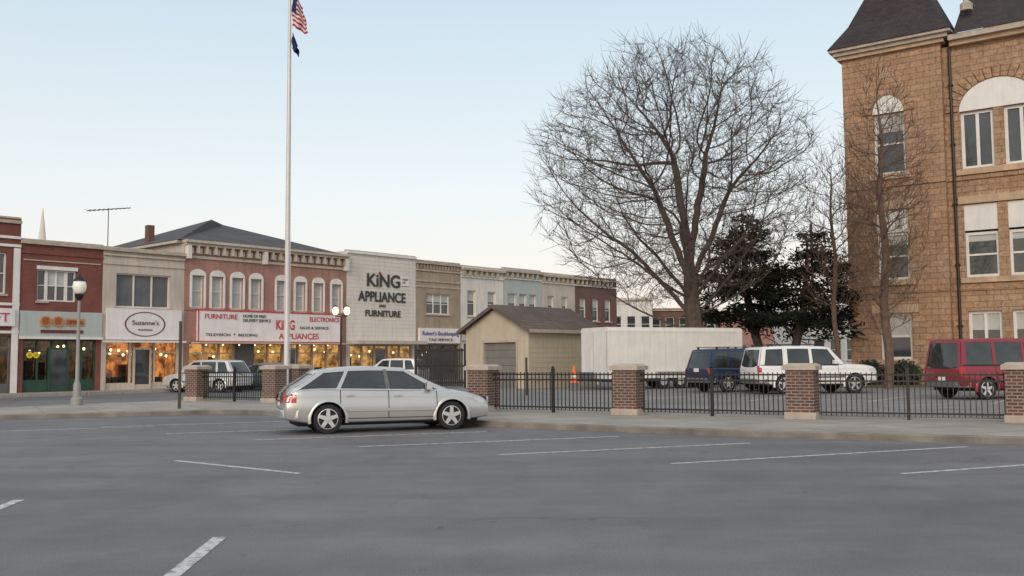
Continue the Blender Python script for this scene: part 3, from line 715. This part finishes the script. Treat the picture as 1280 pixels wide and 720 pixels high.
# ------------------------------------------------------------------ fence & pillars
FA=R(-29)
def pillar(x,y,w=.66,h=1.3,ang=FA):
    t=Thing('brick_pillar',(x,y,.13),ang); a=w/2
    t['plinth'].box(-a-.04,a+.04,-a-.04,a+.04,-.05,.16,'cap'); t['shaft'].box(-a,a,-a,a,.16,h-.13,'pil')
    t['cap'].box(-a-.07,a+.07,-a-.07,a+.07,h-.13,h-.03,'cap'); t['cap'].box(-a-.07,a+.07,-a-.07,a+.07,h-.029,h+.03,'cap',top=(.12,.12,.12,.12)); t.done()
PI=[(15.9,19.6),(11.4,21.6),(7.04,23.45),(3.08,25.6),(-.85,27.75)]
for p in PI: pillar(*p)
LP=[(-8.45,34.2),(-8.15,36.6),(-11.85,36.2)]
for p in LP: pillar(*p,w=.6)
def fence(p,q,gap=.36,h=1.14):
    p=Vector((*p,0));q=Vector((*q,0)); d=(q-p); L=d.length; a=math.atan2(d.y,d.x)
    t=Thing('iron_fence',(p.x,p.y,.13),a); x=gap+.06; x1=L-gap
    for z in (.13,.88,1.03): t['rails'].box(gap-.03,x1+.03,-.02,.02,z,z+.04,'black')
    n=int((x1-x)/.115)
    for k in range(n+1):
        xx=x+(x1-x)*k/max(n,1); t['pickets'].box(xx-.0105,xx+.0105,-.012,.012,.07,h-.03,'black')
    for xx in ((gap+x1)/2,): t['posts'].box(xx-.038,xx+.038,-.038,.038,-.02,h+.08,'black'); t['posts'].lathe((xx,0,h+.1),[(.01,-.03),(.045,0),(.01,.045)],'black',8)
    t.done()
for i in range(len(PI)-1): fence(PI[i+1],PI[i])
fence((-11.85,36.2),(-8.45,34.2),.33); 

# ------------------------------------------------------------------ vehicles
def lerp(a,b,t): return a+(b-a)*t
def interp(tab,x):
    if x<=tab[0][0]: return tab[0][1]
    for (a,p),(b2,q) in zip(tab,tab[1:]):
        if x<=b2:
            t_=(x-a)/(b2-a); return lerp(p,q,t_)
    return tab[-1][1]
def vehicle(name,cx,cy,cz,ang,s):
    """(cx,cy) = ground position of the rear end at the centre line; heading = +x"""
    L,W,H=s['L'],s['W'],s['H']; hw=W/2; zb=s.get('zb',.24); pm=s['paint']; wr=s['wr']
    t=Thing(name,(cx,cy,cz),ang)
    fr=s.get('fround',.24); rr=s.get('rround',.10)
    def wid(x):
        w=hw; d=max(0,(.7-x)/.7); w*=1-rr*d**2.2; d=max(0,(x-(L-1.1))/1.1); w*=1-fr*d**2.2; return w
    top=s['top']
    def bot(x):
        return zb+max(0,(.5-x))*.22+max(0,x-(L-.6))*.10
    SEC=[(0,0),(.84,0),(.95,.05),(.975,.12),(.985,.22),(1.,.36),(.998,.52),(.985,.66),(.968,.74),(.972,.78),(.955,.88),(.925,.95),(.86,.99),(.5,1.012),(0,1.02)]
    def sect(x,shr=0):
        w=wid(x)*(1-shr); z0=bot(x)+shr*.6; z1=interp(top,x)-shr*.5
        h=[(a*w,z0+b2*(z1-z0)) for a,b2 in SEC]; return [(x,-a,z) for a,z in h]+[(x,a,z) for a,z in h[-2:0:-1]]
    xs=[0.04,.1,.2,.35]; x=.55
    while x<L-.6: xs.append(x); x+=.2
    xs+=[L-.5,L-.38,L-.27,L-.18,L-.1,L-.04]
    rows=[[(0,p[1],p[2]) for p in sect(.0,.10)],[(.015,p[1],p[2]) for p in sect(.02,.05)]]+[sect(x) for x in xs]+[[(L-.012,p[1],p[2]) for p in sect(L-.02,.05)],[(L,p[1],p[2]) for p in sect(L,.10)]]
    mb=MB(); mb.mid(pm); mb.mid('dark'); mb.grid(rows,pm,True,True,True)
    body=mb.make('body',t.e,sharp=28)
    for i,wx in enumerate(s['wx']):
        for sg in (-1,1):
            cb=MB(); cb.mid(pm); cb.mid('dark'); cb.lathe((wx,0,wr*.98),[(wr+.055,hw-.3),(wr+.055,hw+.15)] if sg>0 else [(wr+.055,-hw-.15),(wr+.055,-hw+.3)],'dark',32,'y',False)
            co=cb.make('cut',t.e); md=body.modifiers.new('w','BOOLEAN'); md.object=co; md.operation='DIFFERENCE'; md.solver='EXACT'
            bpy.context.view_layer.update(); dg=bpy.context.evaluated_depsgraph_get()
            nm=bpy.data.meshes.new_from_object(body.evaluated_get(dg)); body.modifiers.clear(); body.data=nm
            bpy.data.objects.remove(co,do_unlink=True)
            rows=[]
            for k in range(25):
                a=R(-12)+R(204)*k/24; ca,sa=math.cos(a),math.sin(a)
                rows.append([(wx+ca*(wr+.05),sg*(hw-.02),wr*.98+sa*(wr+.05)),(wx+ca*(wr+.055),sg*(hw+.008),wr*.98+sa*(wr+.055)),(wx+ca*(wr+.085),sg*(hw+.006),wr*.98+sa*(wr+.085)),(wx+ca*(wr+.12),sg*(hw-.02),wr*.98+sa*(wr+.12))])
            t['arch_lips'].grid(rows,s.get('lipm',pm),True)
            wv=t['wheels']; y=sg*(hw-.03); o=-sg
            pr=[(wr*.55,y+o*.2),(wr*.93,y+o*.2),(wr,y+o*.16),(wr,y+o*.04),(wr*.95,y+o*.005),(wr*.72,y),(wr*.69,y+o*.02)]
            wv.lathe((wx,0,wr),[(r_,h) for r_,h in pr],'rubber',32,'y')
            wv.lathe((wx,0,wr),[(.02,y+o*.1),(wr*.66,y+o*.1),(wr*.69,y+o*.015),(wr*.64,y+o*.01),(wr*.60,y+o*.06)],'rim',28,'y')
            wv.lathe((wx,0,wr),[(.0,y+o*.062),(wr*.60,y+o*.062)],'dark',28,'y')
            ns=s.get('spokes',5)
            for k in range(ns):
                a=k*2*math.pi/ns+.3; ca,sa=math.cos(a),math.sin(a); r0,r1=wr*.08,wr*.64; w0,w1=.05,.036
                q=[(r0,-w0),(r1,-w1),(r1,w1),(r0,w0)]; P_=[(wx+ca*r_-sa*w_,wr+sa*r_+ca*w_) for r_,w_ in q]
                wv.face([(px,y+o*.012,pz) for px,pz in P_],'rim')
                for e_ in range(4):
                    p1_,p2_=P_[e_],P_[(e_+1)%4]; wv.face([(p1_[0],y+o*.012,p1_[1]),(p2_[0],y+o*.012,p2_[1]),(p2_[0],y+o*.06,p2_[1]),(p1_[0],y+o*.06,p1_[1])],'rim')
            wv.lathe((wx,0,wr),[(.0,y+o*.005),(wr*.16,y+o*.008),(wr*.18,y+o*.06)],'rim',16,'y')
    body.data.set_sharp_from_angle(angle=R(28))
    t['underbody'].box(.3,L-.3,-hw*.75,hw*.75,zb-.05,zb+.1,'dark')
    for wx in s['wx']: t['underbody'].tube((wx,-hw+.2,wr),(wx,hw-.2,wr),.05,.05,'dark')
    rb,rt,fb,ft=s['gh']; tum=s.get('tum',.80); zr=H-.05
    xm=(rt+ft)/2+s.get('peak',0); hl=(ft-rt)/2
    def roofz(x): return zr-s.get('arch',.05)*min(4,((x-xm)/hl)**2)
    def belt(x): return interp(top,x)-.03
    def wt(t_,u): return hw*lerp(.925,tum,max(t_,0.)**1.15)*(1-.07*abs(2*u-1)**3)*(1-(.04 if u>.5 else .02)*abs(2*u-1)**6)
    def S(x,t_,sg,off=0):
        x0=lerp(rb,rt,t_);x1=lerp(fb,ft,t_); u=min(max((x-x0)/(x1-x0),0),1); return (x,sg*(wt(t_,u)+off),lerp(belt(x),roofz(x),t_)+off*.3)
    def F(v,t_,off=0,rear=False):
        u=0. if rear else 1.; x=lerp(rb,rt,t_) if rear else lerp(fb,ft,t_); bul=(.07 if rear else .14)*(1-v*v)
        xx=x+(-bul-off if rear else bul+off); return (xx,v*wt(t_,u),lerp(belt(x),roofz(x),t_)+off*.6)
    def ring(t_,off=0):
        x0=lerp(rb,rt,t_);x1=lerp(fb,ft,t_); n=10
        r=[S(lerp(x0,x1,k/n),t_,-1,off) for k in range(n+1)]+[F(v,t_,off) for v in (-.75,-.4,0,.4,.75)]+[S(lerp(x1,x0,k/n),t_,1,off) for k in range(n+1)]+[F(v,t_,off,True) for v in (.75,.4,0,-.4,-.75)]
        return r
    t['windows'].grid([ring(q) for q in (-.06,0,.25,.5,.75,1)],'carglass',True,True,False)
    ro=t['roof']; r1_=ring(s.get('hdr',.90),.012); r2_=ring(1.0,.004)
    c0=(xm,0)
    def shrink(r,k,dz): return [(lerp(c0[0],p[0],k),p[1]*k,p[2]+dz) for p in r]
    ro.grid([r1_,r2_,shrink(r2_,.975,.022),shrink(r2_,.9,.042),shrink(r2_,.7,.05),shrink(r2_,.3,.052),shrink(r2_,.02,.052)],s.get('roofm',pm),True,True,False)
    pb=t['pillars']
    def sp(b0,b1,t0,t1,ta=0,tb=.96,m=pm,off=.012):
        for sg in (-1,1):
            rows=[]
            for k in range(6):
                q=lerp(ta,tb,k/5); xa=lerp(b0,t0,q);xb=lerp(b1,t1,q)
                rows.append([S(xa,q,sg,-.01),S(xa,q,sg,off),S(xb,q,sg,off),S(xb,q,sg,-.01)])
            pb.grid(rows,m,False)
    for p_ in s['pill']: sp(*p_[:4],m=(p_[4] if len(p_)>4 else pm))
    for rear in (False,True):
        for sg in (-1,1):
            rows=[[F(sg*1.,q,.012,rear),F(sg*(.90 if not rear else .86),q,.012,rear)] for q in (0,.2,.4,.6,.8,.96)]
            pb.grid(rows,pm,False)
    for sg in (-1,1):
        rows=[[S(lerp(rb+.05,fb-.05,k/16),0.0,sg,.016),S(lerp(rb+.05,fb-.05,k/16),.05,sg,.014)] for k in range(17)]
        t['trim'].grid(rows,'black' if not s.get('chrome') else 'rim',False)
    def bs(x,f_,sg,off=.003):
        w=wid(x);z0=bot(x);z1=interp(top,x)
        for (a,b2),(c2,d2) in zip(SEC,SEC[1:]):
            if b2<=f_<=d2 and d2>b2: k=(f_-b2)/(d2-b2); return (x,sg*(lerp(a,c2,k)*w+off),z0+f_*(z1-z0))
        return (x,sg*(w+off),z0+f_*(z1-z0))
    for sg in (-1,1):
        for xx in s['seams']:
            rows=[[bs(xx-.009,q,sg),bs(xx+.009,q,sg)] for q in (.14,.22,.36,.52,.66,.74,.78,.88,.95)]; t['seams'].grid(rows,'dark',False)
        xa,xb=min(s['seams']),max(s['seams'])
        rows=[[bs(lerp(xa,xb,k/12),.13,sg),bs(lerp(xa,xb,k/12),.15,sg)] for k in range(13)]; t['seams'].grid(rows,'dark',False)
        if s.get('mould'):
            a0=s['wx'][0]+wr+.08;a1=s['wx'][1]-wr-.08; rows=[[bs(lerp(a0,a1,k/8),.34,sg,.004),bs(lerp(a0,a1,k/8),.35,sg,.022),bs(lerp(a0,a1,k/8),.42,sg,.022),bs(lerp(a0,a1,k/8),.43,sg,.004)] for k in range(9)]; t['moulding'].grid(rows,s['mould'],False)
        for xx in s['handles']:
            p_=bs(xx,.80,sg); t['handles'].box(p_[0]-.09,p_[0]+.09,min(p_[1]-.01*sg,p_[1]+.03*sg),max(p_[1]-.01*sg,p_[1]+.03*sg),p_[2]-.015,p_[2]+.02,s.get('handm',pm))
        mx=s.get('mirror',fb-.55); p_=S(mx,.12,sg); yy=sorted((p_[1]+sg*.02,p_[1]+sg*.2)); t['mirrors'].box(mx-.05,mx+.09,yy[0],yy[1],p_[2]-.02,p_[2]+.13,s.get('mirm',pm),top=(.01,.05,.01,.01))
        z0,z1=s['tail']; tl=s.get('tlen',.2)
        def br(x,z,off):
            zz0=bot(x);zt=interp(top,x); return bs(x,min(max((z-zz0)/(zt-zz0),.02),.97),sg,off)
        rows=[]
        for z in (z0,lerp(z0,z1,.33),lerp(z0,z1,.66),z1): rows.append([br(tl,z,.006),br(tl*.6,z,.008),br(.1,z,.008),br(.04,z,.004),(-.012,br(.02,z,0)[1]*.93,z),(-.014,br(.02,z,0)[1]*s.get('tin',.72),z)])
        t['tail_lights'].grid(rows,'tred',True)
        z0,z1=s['head']; rows=[]
        for z in (z0,(z0+z1)/2,z1): rows.append([br(L-.42,lerp(z,z1,.6),.004),br(L-.28,z,.006),br(L-.15,z,.008),br(L-.05,z,.01),(L+.014,br(L-.02,z,0)[1]*.9,z),(L+.016,br(L-.02,z,0)[1]*.6,z)])
        t['head_lights'].grid(rows,'tlamp',True)
    for rear in (True,False):
        zc=s.get('bz',.47); rows=[]
        bm_=s.get('bump',pm)
        for dz,of in ((-.12,.0),(-.1,.05),(.05,.06),(.08,.04),(.085,.0)):
            row=[]
            for k in range(-8,9):
                v=k/8; xin=.35*abs(v)**6; w=wid(.25 if rear else L-.3)+.012; x=(-.02-of+xin) if rear else (L+.02+of-xin-.1*abs(v)**2)
                row.append((x,v*w*(1.0),zc+dz))
            rows.append(row)
        t['bumpers'].grid(rows,bm_,True)
    pz=s.get('platez',.72); t['license_plate'].box(-.035,-.016,-.16,.16,pz,pz+.15,'white')
    t['grille'].box(L-.01,L+.012,-hw*.45,hw*.45,s['head'][0]-.02,s['head'][1],'black')
    if s.get('rack'):
        for sg in (-1,1):
            yv=sg*hw*tum*.86; t['roof_rack'].box(rt+.2,ft-.5,yv-.02,yv+.02,H+.03,H+.06,'black')
            for xx in (rt+.25,xm,ft-.6): t['roof_rack'].box(xx,xx+.08,yv-.018,yv+.018,H-.04,H+.03,'black')
    return t.done()
def corner(x,y,ang,W): return x-math.sin(ang)*W/2,y+math.cos(ang)*W/2
silver=paint('silver_car_paint',(.55,.55,.54),.55,.3)
maxx=dict(L=4.77,W=1.79,H=1.48,zb=.22,paint=silver,wr=.33,wx=(.93,3.78),top=[(0,.72),(.06,.88),(.2,.98),(.7,1.01),(1.6,.985),(3.0,.945),(3.6,.93),(3.95,.90),(4.3,.83),(4.55,.75),(4.68,.68),(4.77,.58)],
 gh=(.06,.74,3.82,2.72),tum=.73,arch=.05,peak=.15,hdr=.90,pill=[(.06,.26,.74,.92),(1.10,1.19,1.34,1.42),(2.24,2.33,2.19,2.27,'greyb'),(3.50,3.82,2.60,2.72)],seams=(1.20,2.29,3.42),handles=(1.42,2.5),tail=(.70,.97),head=(.60,.74),tlen=.24,chrome=True,mould=silver,spokes=5,bz=.46,mirror=3.2,platez=.62)
a=R(21); x,y=corner(-4.93,20.95,a,1.79)
vehicle('silver_hatchback_car',x,y,0,a,maxx)
whitep=paint('white_suv_paint',(.80,.79,.77),0,.3)
tahoe=dict(L=5.05,W=2.0,H=1.88,zb=.36,paint=whitep,wr=.385,wx=(1.05,4.0),fround=.12,rround=.05,top=[(0,1.08),(.06,1.14),(3.4,1.13),(3.65,1.17),(4.5,1.13),(4.9,1.05),(5.05,.85)],
 gh=(.06,.22,3.68,3.05),tum=.80,arch=.03,pill=[(.06,.24,.22,.38),(1.0,1.20,1.04,1.22),(2.12,2.25,2.12,2.24),(3.42,3.68,2.9,3.05)],seams=(1.25,2.2,3.3),handles=(1.45,2.38),tail=(.85,1.12),head=(.78,.98),tlen=.08,bump='greyb',mould='greyb',bz=.52,rack=True,platez=.85,tin=.86)
a=R(11); x,y=corner(9.5,37.0,a,2.0); vehicle('white_suv',x,y,.15,a,tahoe)
bl_=paint('navy_suv_paint',(.02,.035,.09),.3,.3)
blue=dict(tahoe); blue.update(L=4.6,W=1.8,H=1.82,paint=bl_,wr=.37,wx=(.95,3.6),top=[(0,1.0),(.06,1.05),(3.1,1.04),(3.35,1.08),(4.1,1.02),(4.5,.93),(4.6,.8)],gh=(.06,.3,3.4,2.75),pill=[(.06,.25,.3,.46),(1.0,1.12,1.05,1.16),(1.95,2.05,1.95,2.05),(3.2,3.4,2.6,2.75)],seams=(1.15,2.0,3.05),handles=(1.35,2.2),tail=(.75,1.0),head=(.7,.88))
a=R(27); x,y=corner(8.05,39.2,a,1.8); vehicle('navy_suv',x,y,.15,a,blue)
rp=paint('maroon_van_paint',(.27,.018,.03),.2,.3)
van=dict(tahoe); van.update(L=4.9,W=2.0,H=2.03,zb=.34,paint=rp,wr=.36,wx=(.95,3.8),top=[(0,1.08),(.05,1.14),(3.7,1.12),(4.0,1.12),(4.5,1.0),(4.75,.85),(4.9,.65)],gh=(.04,.16,4.15,3.3),pill=[(.04,.22,.16,.3),(1.25,1.37,1.27,1.38),(2.45,2.57,2.45,2.55),(3.75,4.15,3.15,3.3)],seams=(1.3,2.5,3.55),handles=(2.3,2.7),tail=(.78,1.08),head=(.6,.78),rack=False,mould='greyb',platez=.6)
a=R(16); x,y=corner(14.65,31.3,a,2.0); vehicle('maroon_minivan',x,y,.15,a,van)
cr=dict(tahoe); crp=paint('pale_silver_paint',(.62,.62,.61),.3,.3); cr.update(L=4.5,W=1.8,H=1.66,zb=.27,paint=crp,wr=.34,wx=(.85,3.5),top=[(0,.85),(.06,1.0),(3.0,1.0),(3.4,1.0),(4.1,.9),(4.4,.78),(4.5,.6)],gh=(.1,.5,3.5,2.65),pill=[(.1,.35,.5,.65),(.95,1.1,1.05,1.15),(2.0,2.1,2.0,2.08),(3.2,3.5,2.5,2.65)],seams=(1.1,2.05,3.1),handles=(1.3,2.25),tail=(.95,1.0),head=(.68,.82),rack=False,bump=crp,bz=.45,fround=.2)
vehicle('silver_suv',-13.7,49.1,0,R(160),cr)
sd=dict(maxx); sd.update(paint=paint('grey_sedan_paint',(.2,.21,.22),.4,.3),mould=None); vehicle('grey_sedan',-11.3,51.8,0,R(160),sd)
cr2=dict(cr); cr2['paint']=whitep; cr2['bump']=whitep; vehicle('white_suv',-5.4,59.5,0,R(160),cr2)

# trailer
ta=math.atan2(.43,.9); t=Thing('cargo_trailer',(4.35,43.6,.15),ta); L,W=7.6,2.5; HB=2.86
b=t['box_body']; rows=[]
prof=[(0,.5),(0,HB-.15),(.04,HB-.06),(.14,HB),(W-.14,HB),(W-.04,HB-.06),(W,HB-.15),(W,.5)]
b.grid([[(x,p[0],p[1]) for p in prof] for x in (0,L)],'white',False,True,True)
for z in (.5,HB-.22): b.box(-.015,L+.015,-.018,W+.018,z,z+.06,'white')
for k in range(1,12): t['panel_seams'].box(k*.62-.008,k*.62+.008,-.006,-.001,.58,HB-.24,'whitew')
t['rear_door'].box(-.02,-.003,.1,W-.1,.6,HB-.25,'white'); 
for yv in (.08,W-.12,W/2): t['rear_door'].box(-.045,-.021,yv,yv+.04,.55,HB-.2,'rim')
for x in (3.0,3.95):
    for yy,sg in ((-.0,1),(W,-1)):
        y0=yy+.02*sg; t['wheels'].lathe((x,0,.36),[(.2,y0+.02*sg),(.34,y0),(.36,y0+.05*sg),(.36,y0+.18*sg),(.2,y0+.2*sg)],'rubber',24,'y'); t['wheels'].lathe((x,0,.36),[(0,y0+.01*sg),(.2,y0+.015*sg)],'rim',20,'y')
t['fender'].box(2.5,4.45,-.16,-.02,.76,.82,'rim'); t['fender'].box(2.5,2.55,-.16,-.021,.5,.76,'rim'); t['fender'].box(4.4,4.45,-.16,-.021,.5,.76,'rim')
t['frame'].box(.1,L-.1,.2,W-.2,.36,.495,'black')
t['tongue'].tube((0,.4,.45),(-1.2,W/2,.45),.05,.05,'black'); t['tongue'].tube((0,W-.4,.45),(-1.2,W/2,.45),.05,.05,'black'); t['jack'].tube((-1.1,W/2,.0),(-1.1,W/2,.8),.04,.04,'rim'); t['tool_box'].box(-.75,-.25,.85,1.45,.51,.8,'greyb')
t.done()
t=Thing('traffic_cone',(2.78,43.6,.15)); t['stand'].box(-.2,.2,-.2,.2,0,.35,'greyb'); t['base'].box(-.19,.19,-.19,.19,.35,.39,'coneo'); t['cone'].lathe((0,0,.39),[(.16,0),(.045,.72),(.02,.73)],'coneo',16); t['stripe'].lathe((0,0,.39),[(.132,.2),(.115,.3)],'white',16); t.done()

# ------------------------------------------------------------------ street furniture
t=Thing('flagpole',(-8.5,36.2,.13)); b=t['pole']; b.lathe((0,0,0),[(.26,0),(.26,.1),(.14,.16),(.105,.3),(.10,5),(.075,12),(.045,17.2)],'pole',16); b.lathe((0,0,17.3),[(.01,-.1),(.1,0),(.01,.1)],'yellow',12)
b=t['halyard']; b.tube((.13,0,1.2),(.07,0,17),.006,.006,'white',4)
def flag(b,z1,h,w,cols):
    nx,nz=14,13
    for i in range(nx):
        for j in range(nz):
            def P_(i,j):
                u=i/nx;v=j/nz; return (.09+u*w*(.42+.3*v)+.03*math.sin(v*9+u*3),.16*math.sin(u*9+v*2.2)*u**.4,z1-v*h-u*(.75-.2*v)*.7+.03*math.sin(u*14))
            b.face([P_(i,j),P_(i+1,j),P_(i+1,j+1),P_(i,j+1)],cols(i/nx,j/nz))
flag(t['us_flag'],15.6,1.25,.95,lambda u,v:'flagb' if u<.42 and v<.5 else ('flagr' if int(v*13)%2==0 else 'flagw'))
flag(t['state_flag'],14.1,.65,.5,lambda u,v:'flagb'); t.done()
t=Thing('street_lamp',(-15.0,33.2,.13)); b=t['post']; b.lathe((0,0,0),[(.2,0),(.2,.22),(.13,.3),(.12,.7),(.07,.85),(.06,2),(.05,3.6)],'lpost',16); b.lathe((0,0,3.6),[(.05,0),(.1,.08),(.15,.16),(.16,.22),(.1,.25)],'black',16)
t['globe'].lathe((0,0,3.85),[(.1,0),(.2,.1),(.23,.24),(.2,.4),(.14,.46)],'globe',20); t['cap'].lathe((0,0,4.28),[(.21,0),(.2,.04),(.15,.12),(.04,.2),(.02,.32)],'black',16); t.done()
t=Thing('sign_post',(-10.5,30.4,.13)); t['post'].box(-.04,.04,-.035,.035,-.05,2.75,'post'); t.done()
t=Thing('utility_post',(.55,38.5,.15)); t['post'].tube((0,0,0),(0,0,1.5),.045,.045,'post'); t.done()
t=Thing('double_street_lamp',(-9.9,55.5,0)); b=t['post']; b.lathe((0,0,0),[(.2,0),(.12,.4),(.07,.7),(.05,4.1)],'black',12); b.tube((-.35,0,4.1),(.35,0,4.1),.03,.03,'black')
for x in (-.33,.33): t['globes'].lathe((x,0,4.2),[(.08,0),(.16,.1),(.18,.24),(.14,.38),(.04,.46)],'lampg',14); t['caps'].lathe((x,0,4.65),[(.14,0),(.02,.12)],'black',10)
t.done()
t=Thing('utility_pole',(27,86,0)); t['pole'].tube((0,0,0),(0,0,13.5),.18,.12,'post'); t['crossarm'].box(-1.2,1.2,-.06,.06,12.4,12.55,'post'); t['crossarm'].box(-1,1,-.06,.06,11.5,11.65,'post'); t['transformer'].lathe((.3,-.2,10.2),[(.22,0),(.22,.8)],'greyb',12); t.done()

# ------------------------------------------------------------------ world, sun, camera
w=bpy.data.worlds.new('World'); sc.world=w; w.use_nodes=True; nt=w.node_tree; nt.nodes.clear()
out=N(nt,'ShaderNodeOutputWorld'); add=N(nt,'ShaderNodeAddShader')
sky=N(nt,'ShaderNodeTexSky'); sky.sky_type='NISHITA'; sky.sun_disc=False; sky.sun_elevation=R(6); sky.sun_rotation=R(195); sky.air_density=1.; sky.dust_density=1.5
b1=N(nt,'ShaderNodeBackground'); b1.inputs[1].default_value=.05; nt.links.new(sky.outputs[0],b1.inputs[0])
tc=N(nt,'ShaderNodeTexCoord'); sp=N(nt,'ShaderNodeSeparateXYZ'); nt.links.new(tc.outputs['Generated'],sp.inputs[0])
cr_=ramp(nt,sp.outputs[2],[(0.,(.79,.71,.71)),(.07,(.805,.74,.74)),(.17,(.745,.765,.785)),(.36,(.54,.655,.735)),(.75,(.64,.68,.72))])
b2=N(nt,'ShaderNodeBackground'); nt.links.new(cr_,b2.inputs[0]); b2.inputs[1].default_value=1.
nt.links.new(b1.outputs[0],add.inputs[0]); nt.links.new(b2.outputs[0],add.inputs[1]); nt.links.new(add.outputs[0],out.inputs[0])
sl=bpy.data.lights.new('sun','SUN'); sl.energy=1.35; sl.angle=R(28); sl.color=(1,.87,.75); so=bpy.data.objects.new('sun',sl); sc.collection.objects.link(so)
d=Vector((.25,.95,-.5)).normalized(); so.rotation_euler=d.to_track_quat('-Z','Y').to_euler()
cam=bpy.data.cameras.new('camera'); cam.lens=33.75; cam.sensor_width=36; cam.clip_end=5000; co=bpy.data.objects.new('camera',cam); sc.collection.objects.link(co)
co.matrix_world=Matrix.Translation((0,0,1.65))@Matrix.Rotation(R(90+4.147),4,'X')@Matrix.Rotation(R(-.44),4,'Z')
sc.camera=co
sc.view_settings.view_transform='Standard'; sc.view_settings.look='None'; sc.view_settings.exposure=0
